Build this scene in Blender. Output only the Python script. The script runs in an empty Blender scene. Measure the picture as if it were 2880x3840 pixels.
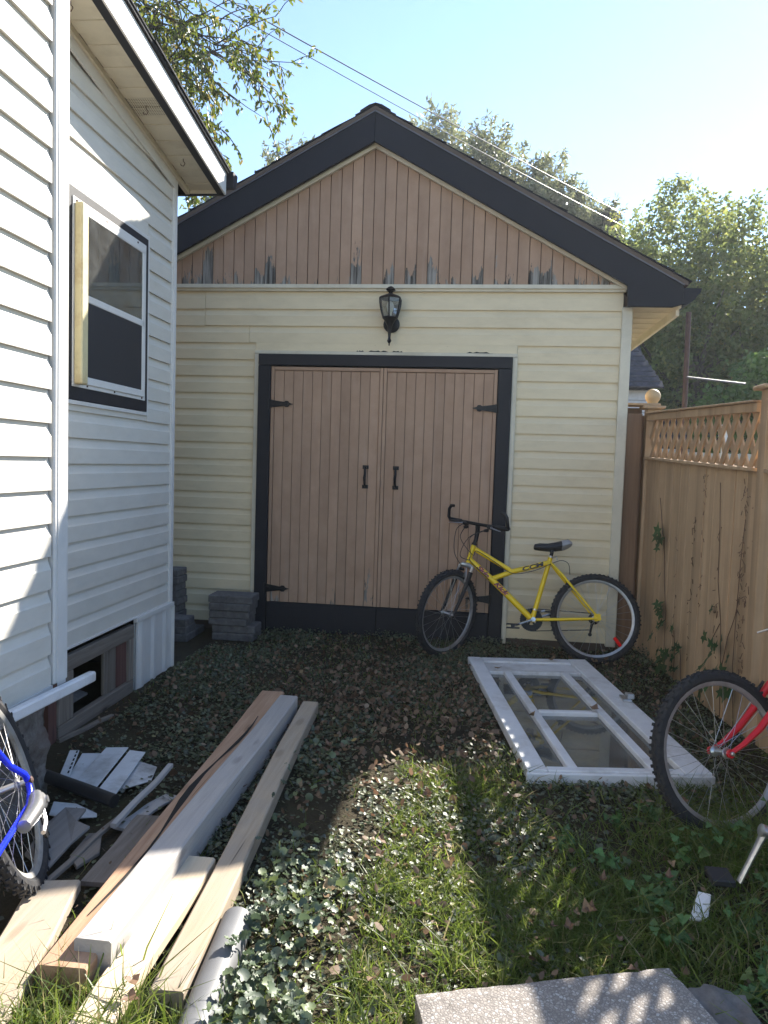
import bpy, bmesh, math, random
import numpy as np
from mathutils import Vector, Matrix, noise as mnoise

random.seed(7); RNG = np.random.default_rng(11)
SC = bpy.context.scene
COL = SC.collection
R = math.radians

# ------------------------------------------------------------------ camera, sky, sun, exposure
cam_d = bpy.data.cameras.new('camera'); cam = bpy.data.objects.new('camera', cam_d); COL.objects.link(cam)
YAW, PITCH, ROLL, CAMZ = 0.12134, 0.06525, 0.03187, 1.45
fw = Vector((-math.sin(YAW)*math.cos(PITCH), math.cos(YAW)*math.cos(PITCH), -math.sin(PITCH)))
r0 = Vector((math.cos(YAW), math.sin(YAW), 0)); u0 = r0.cross(fw)
rt = r0*math.cos(ROLL) + u0*math.sin(ROLL); up = rt.cross(fw)
M = Matrix((rt, up, -fw)).transposed().to_4x4(); M.translation = (0, 0, CAMZ)
cam.matrix_world = M
cam_d.sensor_fit = 'VERTICAL'; cam_d.sensor_height = 36.0; cam_d.sensor_width = 27.0
cam_d.lens = 36.0*2773/3840; cam_d.clip_start = 0.05; cam_d.clip_end = 1000
SC.camera = cam

SUN_DIR = Vector((0.757, 1.236, 1.0)).normalized()          # towards the sun
SUN_AZ = math.atan2(SUN_DIR.x, SUN_DIR.y); SUN_EL = math.asin(SUN_DIR.z)
world = bpy.data.worlds.new('World'); SC.world = world; world.use_nodes = True
wn = world.node_tree.nodes; wl = world.node_tree.links
bg = wn['Background']; sky = wn.new('ShaderNodeTexSky'); sky.sky_type = 'NISHITA'; sky.sun_disc = False
sky.sun_elevation = SUN_EL; sky.sun_rotation = SUN_AZ
sky.air_density = 1.0; sky.dust_density = 0.05; sky.ozone_density = 2.0; sky.altitude = 100
wl.new(sky.outputs[0], bg.inputs[0]); bg.inputs[1].default_value = 0.10
sun_d = bpy.data.lights.new('sun', 'SUN'); sun = bpy.data.objects.new('sun', sun_d); COL.objects.link(sun)
sun_d.energy = 5.0; sun_d.angle = R(0.53); sun_d.color = (1.0, 0.94, 0.84)
sun.rotation_euler = SUN_DIR.to_track_quat('Z', 'Y').to_euler(); sun.location = (8, 12, 12)
SC.view_settings.view_transform = 'Standard'; SC.view_settings.look = 'None'
SC.view_settings.gamma = 1.0; SC.view_settings.use_curve_mapping = False
SC.view_settings.exposure = 1.62
SC.render.engine = 'CYCLES'
SC.cycles.max_bounces = 6; SC.cycles.diffuse_bounces = 3; SC.cycles.glossy_bounces = 3
SC.cycles.transparent_max_bounces = 12; SC.cycles.transmission_bounces = 4
SC.cycles.use_denoising = True

# ------------------------------------------------------------------ helpers
def link(o, parent=None):
    COL.objects.link(o)
    if parent is not None: o.parent = parent
    return o

def tag(o, label=None, cat=None, group=None, kind=None):
    if label: o['label'] = label
    if cat: o['category'] = cat
    if group: o['group'] = group
    if kind: o['kind'] = kind
    return o

def thing(name, loc, label, cat, group=None, rz=0.0):
    o = bpy.data.objects.new(name, None); o.empty_display_size = .1
    o.location = loc; o.rotation_euler = (0, 0, rz)
    COL.objects.link(o)
    return tag(o, label, cat, group)

def rootof(o):
    while o.parent is not None: o = o.parent
    return o

class MB:
    def __init__(s): s.v = []; s.f = []
    def add(s, vs, fs):
        n = len(s.v); s.v += [tuple(p) for p in vs]; s.f += [tuple(i+n for i in f) for f in fs]; return s
    def box(s, x0, x1, y0, y1, z0, z1):
        return s.add([(x0,y0,z0),(x1,y0,z0),(x1,y1,z0),(x0,y1,z0),(x0,y0,z1),(x1,y0,z1),(x1,y1,z1),(x0,y1,z1)],
                     [(0,3,2,1),(4,5,6,7),(0,1,5,4),(1,2,6,5),(2,3,7,6),(3,0,4,7)])
    def prism(s, poly, e):
        """poly: 3D points of one cap, e: extrusion vector"""
        n = len(poly); e = Vector(e)
        a = [Vector(p) for p in poly]; b = [p+e for p in a]
        fs = [tuple(range(n-1,-1,-1)), tuple(range(n,2*n))] + [(i,(i+1)%n,n+(i+1)%n,n+i) for i in range(n)]
        return s.add(a+b, fs)
    def beam(s, p0, p1, w, h, upv=(0,0,1), bev=0.0):
        p0 = Vector(p0); p1 = Vector(p1); d = (p1-p0); L = d.length; d.normalize()
        u = Vector(upv); sd = d.cross(u).normalized(); u = sd.cross(d).normalized()
        if bev > 0:
            b = bev
            prof = [(-w/2+b,-h/2),(w/2-b,-h/2),(w/2,-h/2+b),(w/2,h/2-b),(w/2-b,h/2),(-w/2+b,h/2),(-w/2,h/2-b),(-w/2,-h/2+b)]
        else: prof = [(-w/2,-h/2),(w/2,-h/2),(w/2,h/2),(-w/2,h/2)]
        return s.prism([p0+sd*a+u*c for a, c in prof], d*L)
    def tube(s, pts, r, n=8, cap=True, flat=1.0):
        pts = [Vector(p) for p in pts]; m = len(pts)
        rs = r if isinstance(r, (list, tuple)) else [r]*m
        ring = []; prev = None
        for i, p in enumerate(pts):
            t = (pts[min(i+1,m-1)] - pts[max(i-1,0)]).normalized()
            if prev is None:
                a = Vector((0,0,1)) if abs(t.z) < .9 else Vector((1,0,0))
                x = t.cross(a).normalized()
            else: x = (prev - t*prev.dot(t)).normalized()
            prev = x; y = t.cross(x)
            ring.append([p + (x*math.cos(2*math.pi*k/n) + y*math.sin(2*math.pi*k/n)*flat)*rs[i] for k in range(n)])
        vs = [q for g in ring for q in g]; fs = []
        for i in range(m-1):
            for k in range(n): fs.append((i*n+k, i*n+(k+1)%n, (i+1)*n+(k+1)%n, (i+1)*n+k))
        if cap: fs += [tuple(range(n-1,-1,-1)), tuple(range((m-1)*n, m*n))]
        return s.add(vs, fs)
    def lathe(s, prof, c, axis=(0,0,1), n=16, closed=False):
        """prof: (radius, height) along axis from c"""
        ax = Vector(axis).normalized(); a = Vector((0,0,1)) if abs(ax.z) < .9 else Vector((1,0,0))
        x = ax.cross(a).normalized(); y = ax.cross(x); c = Vector(c); m = len(prof)
        vs = [c + ax*h + (x*math.cos(2*math.pi*k/n)+y*math.sin(2*math.pi*k/n))*r for r, h in prof for k in range(n)]
        fs = []
        for i in range(m if closed else m-1):
            j = (i+1) % m
            for k in range(n): fs.append((i*n+k, i*n+(k+1)%n, j*n+(k+1)%n, j*n+k))
        if not closed: fs += [tuple(range(n-1,-1,-1)), tuple(range((m-1)*n, m*n))]
        return s.add(vs, fs)
    def quad(s, a, b, c, d): return s.add([a,b,c,d], [(0,1,2,3)])
    def xform(s, mat):
        s.v = [tuple(mat @ Vector(p)) for p in s.v]; return s
    def build(s, name, mat, parent=None, smooth=False, local=False, bevel=0.0, base=None):
        """vertices are world coordinates unless local; a parentless mesh gets its origin at its base"""
        v = np.array(s.v, float).reshape(-1, 3)
        if parent is not None:
            if not local: v = v - np.array(rootof(parent).location)
            loc = (0, 0, 0)
        else:
            mn, mx = v.min(0), v.max(0)
            loc = np.array(base) if base is not None else np.array([(mn[0]+mx[0])/2, (mn[1]+mx[1])/2, mn[2]])
            v = v - loc
        me = bpy.data.meshes.new(name); me.from_pydata([tuple(p) for p in v], [], s.f)
        bm = bmesh.new(); bm.from_mesh(me); bmesh.ops.recalc_face_normals(bm, faces=bm.faces)
        if bevel > 0:
            bmesh.ops.bevel(bm, geom=[e for e in bm.edges if e.calc_face_angle(0) > .6], offset=bevel, segments=1, affect='EDGES', clamp_overlap=True)
        bm.to_mesh(me); bm.free()
        if smooth:
            me.polygons.foreach_set('use_smooth', [True]*len(me.polygons))
            try: me.set_sharp_from_angle(angle=R(40))
            except Exception: pass
        me.materials.append(mat)
        o = bpy.data.objects.new(name, me); o.location = loc
        return link(o, parent)

def np_mesh(name, verts, faces, mat, tint=None, smooth=False, parent=None, loc=(0,0,0)):
    """many equal polygons: verts (N,3), faces (M,k) arrays; tint: one float per vertex"""
    verts = np.asarray(verts, np.float32) - np.array(loc, np.float32)
    me = bpy.data.meshes.new(name); M_, k = faces.shape
    me.vertices.add(len(verts)); me.vertices.foreach_set('co', verts.ravel())
    me.loops.add(M_*k); me.loops.foreach_set('vertex_index', faces.astype(np.int32).ravel())
    me.polygons.add(M_); me.polygons.foreach_set('loop_start', np.arange(0, M_*k, k, dtype=np.int32))
    try: me.polygons.foreach_set('loop_total', np.full(M_, k, np.int32))
    except Exception: pass
    if smooth: me.polygons.foreach_set('use_smooth', np.ones(M_, bool))
    if tint is not None:
        a = me.attributes.new('tint', 'FLOAT', 'POINT'); a.data.foreach_set('value', np.asarray(tint, np.float32))
    me.update(calc_edges=True); me.validate()
    me.materials.append(mat)
    o = bpy.data.objects.new(name, me)
    if parent is None: o.location = loc
    return link(o, parent)

# ------------------------------------------------------------------ materials
class NT:
    def __init__(s, name):
        s.m = bpy.data.materials.new(name); s.m.use_nodes = True
        s.n = s.m.node_tree.nodes; s.l = s.m.node_tree.links; s.p = s.n['Principled BSDF']; s.out = s.n['Material Output']
    def node(s, t, **kw):
        n = s.n.new(t)
        for k, v in kw.items(): setattr(n, k, v)
        return n
    def val(s, sock, v):
        if isinstance(v, bpy.types.NodeSocket): s.l.new(v, sock)
        elif isinstance(v, (tuple, list)) and len(v) == 3 and sock.type == 'RGBA': sock.default_value = (*v, 1)
        else: sock.default_value = v
    def coords(s, scale=(1,1,1), jitter=True, kind='Object'):
        tc = s.node('ShaderNodeTexCoord'); src = tc.outputs[kind]
        mp = s.node('ShaderNodeMapping'); s.l.new(src, mp.inputs['Vector']); mp.inputs['Scale'].default_value = scale
        if jitter:
            oi = s.node('ShaderNodeObjectInfo'); mu = s.node('ShaderNodeVectorMath', operation='SCALE')
            mu.inputs[0].default_value = (37.0, 53.0, 71.0); s.l.new(oi.outputs['Random'], mu.inputs['Scale'])
            s.l.new(mu.outputs[0], mp.inputs['Location'])
        return mp.outputs[0]
    def noise(s, vec, scale=5, detail=4, rough=.6, dist=0):
        n = s.node('ShaderNodeTexNoise'); s.l.new(vec, n.inputs['Vector'])
        n.inputs['Scale'].default_value = scale; n.inputs['Detail'].default_value = detail
        n.inputs['Roughness'].default_value = rough; n.inputs['Distortion'].default_value = dist
        return n.outputs['Fac']
    def ramp(s, fac, stops):
        r = s.node('ShaderNodeValToRGB'); s.l.new(fac, r.inputs[0]); e = r.color_ramp.elements
        while len(e) < len(stops): e.new(0.5)
        for i, (p, c) in enumerate(stops):
            e[i].position = p; e[i].color = (*c, 1) if len(c) == 3 else c
        return r.outputs[0]
    def rng(s, fac, a, b, c=0., d=1.):
        n = s.node('ShaderNodeMapRange'); s.val(n.inputs[0], fac)
        for i, v in enumerate((a, b, c, d)): n.inputs[i+1].default_value = v
        return n.outputs[0]
    def math(s, op, a, b=0.0):
        n = s.node('ShaderNodeMath', operation=op); s.val(n.inputs[0], a); s.val(n.inputs[1], b); return n.outputs[0]
    def mix(s, fac, a, b, mode='MIX'):
        n = s.node('ShaderNodeMix', data_type='RGBA', blend_type=mode)
        s.val(n.inputs[0], fac); s.val(n.inputs[6], a); s.val(n.inputs[7], b); return n.outputs[2]
    def bump(s, h, strength=.3, dist=.01):
        b = s.node('ShaderNodeBump'); b.inputs['Strength'].default_value = strength; b.inputs['Distance'].default_value = dist
        s.l.new(h, b.inputs['Height']); s.l.new(b.outputs[0], s.p.inputs['Normal'])
    def random(s):
        return s.node('ShaderNodeObjectInfo').outputs['Random']
    def set(s, color=None, rough=None, metal=None, spec=None):
        if color is not None: s.val(s.p.inputs['Base Color'], color)
        if rough is not None: s.val(s.p.inputs['Roughness'], rough)
        if metal is not None: s.val(s.p.inputs['Metallic'], metal)
        if spec is not None: s.val(s.p.inputs['Specular IOR Level'], spec)
        return s.m

def mul(c, k): return tuple(min(1, x*k) for x in c)

def m_plain(name, c, rough=.6, metal=0., var=.12, scale=12., bump=.0, spec=.5, dirt=None, dirt_amt=.5):
    t = NT(name); v = t.coords(); n = t.noise(v, scale, 5, .65)
    col = t.ramp(n, [(.3, mul(c, 1-var)), (.7, mul(c, 1+var))])
    if dirt is not None:
        d = t.noise(v, scale*.35, 6, .7); col = t.mix(t.rng(d, .5, .72, 0, dirt_amt), col, dirt)
    if bump: t.bump(t.noise(v, scale*8, 3, .6), bump, .004)
    return t.set(col, rough, metal, spec)

def m_wood(name, c1, c2, axis='z', rough=.75, dens=55., bump=.25, grey=None, grey_amt=.5, knots=True, rand=.14, spec=.3, streak=0.):
    """grain runs along axis"""
    t = NT(name); st = {'x': (.05,1,1), 'y': (1,.05,1), 'z': (1,1,.05)}[axis]
    v = t.coords(tuple(k*dens for k in st)); g = t.noise(v, 1.0, 6, .62, .6)
    col = t.ramp(g, [(.28, c1), (.72, c2)])
    v2 = t.coords(st); b = t.noise(v2, 9., 3, .5); col = t.mix(t.rng(b, .4, .8, 0, .45), col, mul(c1, .75))
    if grey is not None:
        v3 = t.coords((1,1,1)); gg = t.noise(v3, 3.5, 5, .65); col = t.mix(t.rng(gg, .38, .66, 0, grey_amt), col, grey)
    if knots:
        v4 = t.coords(tuple(.32 if k < .5 else 1.0 for k in st)); vo = t.node('ShaderNodeTexVoronoi'); t.l.new(v4, vo.inputs['Vector']); vo.inputs['Scale'].default_value = 8.0
        kd = t.math('ADD', vo.outputs['Distance'], t.math('MULTIPLY', g, .06))
        col = t.mix(t.rng(kd, .16, .22, .45, 0), col, mul(c1, .55)); col = t.mix(t.rng(kd, .085, .115, .85, 0), col, mul(c1, .28))
        ck = t.noise(t.coords(tuple(k*26 if k > .5 else .7 for k in st)), 1., 3, .5); col = t.mix(t.rng(ck, .70, .73, 0, .8), col, mul(c1, .22))
    if streak:
        sk = t.noise(t.coords(tuple(k*9 if k > .5 else .35 for k in st)), 1., 4, .6); col = t.mix(t.rng(sk, .50, .72, 0, streak), col, mul(c1, .42))
    if rand:
        hv = t.node('ShaderNodeHueSaturation'); t.l.new(col, hv.inputs['Color']); t.l.new(t.rng(t.random(), 0, 1, 1-rand, 1+rand), hv.inputs['Value']); col = hv.outputs[0]
    t.bump(g, bump, .003)
    return t.set(col, rough, 0, spec)

def m_vinyl(name, c, dirt=(.3,.24,.16), damt=.35):
    t = NT(name); v = t.coords((2,2,6)); n = t.noise(v, 2.2, 6, .7)
    col = t.ramp(n, [(.3, mul(c, .93)), (.7, mul(c, 1.04))])
    sp = t.noise(t.coords((1,1,1)), 60, 2, .5); col = t.mix(t.rng(sp, .74, .78, 0, .45), col, dirt)
    d2 = t.noise(t.coords((.8,.8,3), jitter=False), 1.6, 6, .75); col = t.mix(t.rng(d2, .52, .78, 0, damt), col, dirt)
    gr = t.noise(t.coords((6,6,90)), 1.0, 4, .6); t.bump(gr, .12, .002)
    return t.set(col, .5, 0, .35)

def m_leaf(name, stops, rough=.45, trans=.35, spec=.5, tcol=None):
    """stops over the per-leaf 'tint' attribute"""
    t = NT(name); a = t.node('ShaderNodeAttribute', attribute_name='tint')
    col = t.ramp(a.outputs['Fac'], stops)
    t.set(col, rough, 0, spec)
    tr = t.node('ShaderNodeBsdfTranslucent'); hv = t.node('ShaderNodeHueSaturation'); t.l.new(col, hv.inputs['Color'])
    hv.inputs['Value'].default_value = 1.5; hv.inputs['Saturation'].default_value = 1.1; hv.inputs['Hue'].default_value = .485
    t.l.new(hv.outputs[0], tr.inputs['Color'])
    mx = t.node('ShaderNodeMixShader'); mx.inputs[0].default_value = trans
    t.l.new(t.p.outputs[0], mx.inputs[1]); t.l.new(tr.outputs[0], mx.inputs[2]); t.l.new(mx.outputs[0], t.out.inputs['Surface'])
    return t.m

def m_glass(name, dirt=.12, tint=(.9,.94,.93), rough=.02, dcol=(.45,.45,.42)):
    t = NT(name); t.n.remove(t.p)
    fr = t.node('ShaderNodeFresnel'); fr.inputs['IOR'].default_value = 1.52
    tr = t.node('ShaderNodeBsdfTransparent'); tr.inputs[0].default_value = (*tint, 1)
    gl = t.node('ShaderNodeBsdfGlossy'); gl.inputs['Roughness'].default_value = rough
    m1 = t.node('ShaderNodeMixShader'); f2 = t.math('MULTIPLY', fr.outputs[0], 1.8); t.l.new(f2, m1.inputs[0]); t.l.new(tr.outputs[0], m1.inputs[1]); t.l.new(gl.outputs[0], m1.inputs[2])
    df = t.node('ShaderNodeBsdfDiffuse'); df.inputs[0].default_value = (*dcol, 1)
    m2 = t.node('ShaderNodeMixShader'); n = t.noise(t.coords((1,1,1)), 6, 6, .7)
    t.l.new(t.rng(n, .35, .8, dirt*.4, dirt*2), m2.inputs[0]); t.l.new(m1.outputs[0], m2.inputs[1]); t.l.new(df.outputs[0], m2.inputs[2])
    t.l.new(m2.outputs[0], t.out.inputs['Surface'])
    return t.m

NAVY = m_plain('navy_paint', (.0065,.007,.012), .65, var=.25, scale=6, bump=.15, dirt=(.022,.020,.024), dirt_amt=.35)
NAVYM = m_plain('navy_metal', (.006,.0065,.012), .7, var=.15, scale=5, dirt=(.016,.016,.022), dirt_amt=.25)
CREAM = m_vinyl('cream_vinyl', (.76,.64,.435), (.40,.31,.18), .32)
CREAMT = m_plain('cream_trim', (.66,.60,.47), .5, var=.06, scale=7, dirt=(.30,.24,.16), dirt_amt=.35)
WHITEV = m_vinyl('white_vinyl', (.64,.605,.54), (.40,.34,.26), .30)
WHITET = m_plain('white_trim', (.68,.66,.63), .45, var=.05, scale=6, dirt=(.36,.32,.27), dirt_amt=.25)
WHITEP = m_plain('white_paint', (.72,.72,.73), .45, var=.07, scale=9, dirt=(.26,.22,.17), dirt_amt=.6)
SOFF = m_plain('soffit_vinyl', (.62,.56,.43), .55, var=.06, scale=6, dirt=(.28,.22,.14), dirt_amt=.45)
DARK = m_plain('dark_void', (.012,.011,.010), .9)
CORE = m_plain('wall_sheathing', (.12,.09,.07), .9)
SHING = m_plain('asphalt_shingle', (.022,.022,.026), .95, var=.5, scale=60, bump=.6)
DRIP = m_plain('drip_edge', (.17,.17,.19), .5, .3, var=.15, scale=20)
BLACKM = m_plain('black_iron', (.012,.012,.014), .45, .4, var=.2, scale=30)
BLACKP = m_plain('black_plastic', (.015,.015,.017), .5, var=.2, scale=30)
RUBBER = m_plain('tyre_rubber', (.020,.020,.023), .8, var=.3, scale=40, bump=.3, dirt=(.10,.085,.065), dirt_amt=.4)
CHROME = m_plain('brushed_alloy', (.55,.55,.56), .32, .9, var=.1, scale=40, dirt=(.18,.14,.10), dirt_amt=.35)
RIMM = m_plain('rim_alloy', (.42,.42,.43), .42, .7, var=.12, scale=30, dirt=(.16,.13,.10), dirt_amt=.4)
YELLOW = m_plain('yellow_paint', (.90,.62,.012), .32, var=.04, scale=8, dirt=(.35,.2,.03), dirt_amt=.25)
REDP = m_plain('red_paint', (.62,.012,.022), .28, var=.06, scale=10, dirt=(.6,.5,.45), dirt_amt=.06)
BLUEP = m_plain('blue_paint', (.012,.03,.72), .22, var=.05, scale=10)
REDR = NT('red_reflector'); REDR.set((.8,.01,.01), .15); REDR = REDR.m
DECALB = m_plain('decal_black', (.02,.012,.015), .4)
DECALR = m_plain('decal_red', (.55,.03,.10), .4)
RUSTB = m_plain('rust_brown_steel', (.085,.045,.035), .75, var=.3, scale=20)
GALV = m_plain('galvanised_wire', (.16,.16,.17), .5, .3, var=.1)
ABS = m_plain('grey_pipe', (.15,.152,.158), .55, var=.1, scale=10, dirt=(.12,.11,.10), dirt_amt=.4)
ABSB = m_plain('black_pipe', (.016,.016,.018), .4, var=.2, scale=12, dirt=(.08,.07,.06), dirt_amt=.4)
PAVER = m_plain('concrete_paver', (.135,.128,.125), .9, var=.3, scale=25, bump=.6, dirt=(.07,.065,.06), dirt_amt=.6)
BARK = m_wood('bark', (.05,.04,.032), (.13,.11,.09), 'z', .95, 25, .8, knots=False)
GLASSW = m_glass('window_glass', .10)
GLASSD = m_glass('door_glass', .30, dcol=(.30,.29,.25))
GLASSL = m_glass('lamp_glass', .18, dcol=(.6,.6,.56))
SCREEN = m_plain('insect_screen', (.018,.018,.022), .7, var=.2, scale=200)
PINE = m_wood('fresh_pine', (.48,.38,.26), (.66,.555,.42), 'y', .75, 50, .25, grey=(.42,.35,.27), grey_amt=.3)
PINEG = m_wood('weathered_plank', (.39,.36,.335), (.54,.505,.47), 'y', .8, 60, .3, grey=(.42,.40,.39), grey_amt=.6)
CEDAR = m_wood('cracked_red_beam', (.35,.205,.125), (.52,.345,.23), 'y', .8, 55, .4)
PINE2 = m_wood('tan_plank', (.40,.31,.215), (.54,.44,.33), 'y', .8, 50, .3, grey=(.36,.325,.285), grey_amt=.5)
OLDW = m_wood('grey_barn_wood', (.13,.108,.088), (.26,.222,.188), 'y', .9, 45, .6)
OLDWZ = m_wood('grey_barn_wood_upright', (.13,.108,.088), (.26,.222,.188), 'z', .9, 45, .6)
OLDRED = m_wood('faded_red_board', (.09,.04,.035), (.17,.09,.075), 'z', .9, 45, .5)
FENCE = m_wood('tan_fence_stain', (.43,.285,.165), (.535,.37,.225), 'z', .7, 22, .25, grey=(.30,.19,.11), grey_amt=.35, knots=False, rand=.10, streak=.55)
FENCED = m_wood('dark_fence_stain', (.17,.10,.06), (.27,.165,.10), 'z', .75, 30, .25, knots=False)

def m_peel(name, z0, k, amt):
    """pinkish brown paint that flakes to grey wood, mostly near the board ends at height z0"""
    t = NT(name)
    v = t.coords((45,45,2.2)); g = t.noise(v, 1, 5, .6)
    vb = t.coords((1,1,1)); b = t.noise(vb, 5, 5, .65)
    paint = t.ramp(b, [(.3, (.395,.252,.168)), (.7, (.465,.308,.212))])
    hv = t.node('ShaderNodeHueSaturation'); t.l.new(paint, hv.inputs['Color']); t.l.new(t.rng(t.random(), 0, 1, .91, 1.07), hv.inputs['Value'])
    stn = t.noise(t.coords((2.2,2.2,.55), jitter=False), 1.6, 6, .72); stn2 = t.noise(t.coords((16,16,.9)), 1., 4, .6)
    pc_ = t.mix(t.rng(stn, .48, .76, 0, .45), hv.outputs[0], (.23,.14,.095)); pc_ = t.mix(t.rng(stn2, .60, .78, 0, .5), pc_, (.46,.34,.27))
    wood = t.ramp(g, [(.34, (.030,.026,.022)), (.46, (.145,.130,.112)), (.62, (.33,.305,.27))])
    sx = t.node('ShaderNodeSeparateXYZ'); tc = t.node('ShaderNodeTexCoord'); t.l.new(tc.outputs['Object'], sx.inputs[0])
    h = t.rng(sx.outputs['Z'], z0, z0+k, 1, 0)
    pn = t.noise(t.coords((14,14,3.2)), 1.0, 6, .68)
    m = t.math('ADD', t.math('ADD', t.math('MULTIPLY', h, amt), pn), t.rng(t.random(), 0, 1, -.17, .10))
    mask = t.rng(m, .79, .815, 0, 1)
    spots = t.noise(t.coords((22,22,6)), 1.0, 4, .6); mask2 = t.rng(spots, .755, .775, 0, .8)
    mk = t.math('MAXIMUM', mask, mask2)
    col = t.mix(mk, pc_, wood)
    t.bump(t.math('SUBTRACT', t.math('MULTIPLY', g, .35), mk), .35, .003)
    return t.set(col, .72, 0, .3)
PEELG = m_peel('gable_paint', 2.87, .42, .38)
PEELD = m_peel('door_paint', .25, .5, .22)
PEELT = m_peel('door_trim_paint', -9, 1, 0)

# ------------------------------------------------------------------ ground
def gh(x, y):
    """gentle lumps of the yard"""
    return (.012*np.sin(2.1*x+.7)*np.sin(1.7*y+1.1) + .008*np.sin(5.3*x-2.0*y) + .03*np.clip((y-5.0)/1.0, 0, 1)*np.clip((1.6-np.abs(x-.0))/1.6, 0, 1))
gx = np.unique(np.concatenate([[-300,-120,-50,-25,-14,-9,-6], np.arange(-4.5, 6.01, .12), [8,11,16,25,50,120,300]]))
gy = np.unique(np.concatenate([[-300,-120,-50,-20,-8,-3], np.arange(-1, 9.01, .12), [11,14,20,35,70,140,300,600]]))
X, Y = np.meshgrid(gx, gy); near = (np.abs(X) < 6) & (Y > -1) & (Y < 8)
Z = np.where(near, gh(X, Y), 0.0)
nx, ny = len(gx), len(gy); idx = np.arange(nx*ny).reshape(ny, nx)
gf = np.stack([idx[:-1,:-1], idx[:-1,1:], idx[1:,1:], idx[1:,:-1]], -1).reshape(-1, 4)
t = NT('soil'); v = t.coords((1,1,1), jitter=False); n1 = t.noise(v, 3, 8, .7); n2 = t.noise(v, 60, 4, .7)
col = t.ramp(n1, [(.3, (.030,.024,.016)), (.55, (.050,.042,.024)), (.75, (.045,.052,.022))])
col = t.mix(t.rng(n2, .4, .7, 0, .5), col, (.075,.058,.038)); t.bump(n2, .8, .02); SOIL = t.set(col, .95, 0, .2)
ground = np_mesh('ground', np.stack([X.ravel(), Y.ravel(), Z.ravel()], 1), gf, SOIL, smooth=True)
tag(ground, kind='structure')

# ------------------------------------------------------------------ garage
G = thing('garage', (-.9, 6.0, 0), 'cream sided garage with a pink-brown plank gable, black trim and double plank doors', 'garage')
m = MB(); m.prism([(-2.93,6.03,0),(1.13,6.03,0),(1.13,6.03,2.80),(-.885,6.03,3.92),(-2.93,6.03,2.80)], (0,5.0,0)); m.build('wall', CORE, G)

def lap(z0, h=.1378, t=.020):
    """Dutch-lap profile (offset from wall, height)"""
    return [(0, z0+.001), (t, z0), (t, z0+h*.60), (t*.80, z0+h*.66), (t*.38, z0+h*.86), (t*.25, z0+h+.006), (0, z0+h+.006)]
def g_board(x0, x1, z0, h=.1378):
    z0 = z0+random.uniform(-.0015,.0015)
    m = MB(); m.prism([(x0, 6.026-o, z) for o, z in lap(z0, h)], (x1-x0, 0, 0)); m.build('siding_board', CREAM, G)
rows = [2.690-.1378*k for k in range(20)]
g_board(-2.28, 1.085, rows[0], .152); g_board(-2.92, -2.283, rows[0]-.003, .150)
for k in (1, 2):
    xs = -2.28 if k == 1 else -1.9
    g_board(xs, 1.085, rows[k]); g_board(-2.92, xs-.003, rows[k]-.002)
m = MB(); m.box(-1.84, .29, 6.006, 6.021, 2.349, 2.414); m.build('siding_board', CREAM, G)
for k in range(3, 20):
    g_board(.292, 1.085, rows[k]); g_board(-2.92, -1.842, rows[k])
m = MB(); m.box(1.078, 1.155, 5.988, 6.05, .05, 2.715); m.box(1.135, 1.157, 5.990, 6.12, .05, 2.72); m.build('corner_trim', CREAMT, G, bevel=.004)
m = MB(); m.box(-2.93, 1.105, 5.972, 6.02, 2.852, 2.882); m.box(-2.93, 1.10, 5.990, 6.02, 2.832, 2.852); m.build('band_trim', CREAMT, G)
# dark gaps where the filler over the door trim has come away
for x0, x1, z in ((-1.00,-.93,2.349),(-.90,-.74,2.350),(-.72,-.62,2.349),(-.11,.10,2.350)):
    m = MB(); n = 8; top = [(x0+(x1-x0)*i/n, 6.004, z+.001+.011*abs(math.sin(i*1.9+x0*7))*(1 if 0 < i < n else 0)) for i in range(n+1)]
    m.prism(top + [(x1, 6.004, z-.003), (x0, 6.004, z-.003)], (0, -.003, 0)); m.build('filler_gap', DARK, G)

# gable boards
def zlow(x):                                            # underside of the rake on the front plane
    return 4.008-.558*(x+.9) if x > -.9 else 4.008-.533*(-.9-x)
x = -2.93; wb = .0887
while x < 1.115:
    x1 = min(x+wb, 1.115); a, b = x+.0022, x1-.0022
    dy = random.uniform(-.002, .002)
    pts = [(a, 6.0+dy, 2.884), (b, 6.0+dy, 2.884)]
    if a < -.9 < b: pts += [(b,6.0+dy,zlow(b)+.03), (-.9,6.0+dy,zlow(-.9)+.03), (a,6.0+dy,zlow(a)+.03)]
    else: pts += [(b,6.0+dy,max(2.886,zlow(b)+.03)), (a,6.0+dy,max(2.887,zlow(a)+.03))]
    m = MB(); m.prism(pts, (0,.028,0)); m.build('gable_board', PEELG, G, bevel=.003); x = x1

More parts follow.
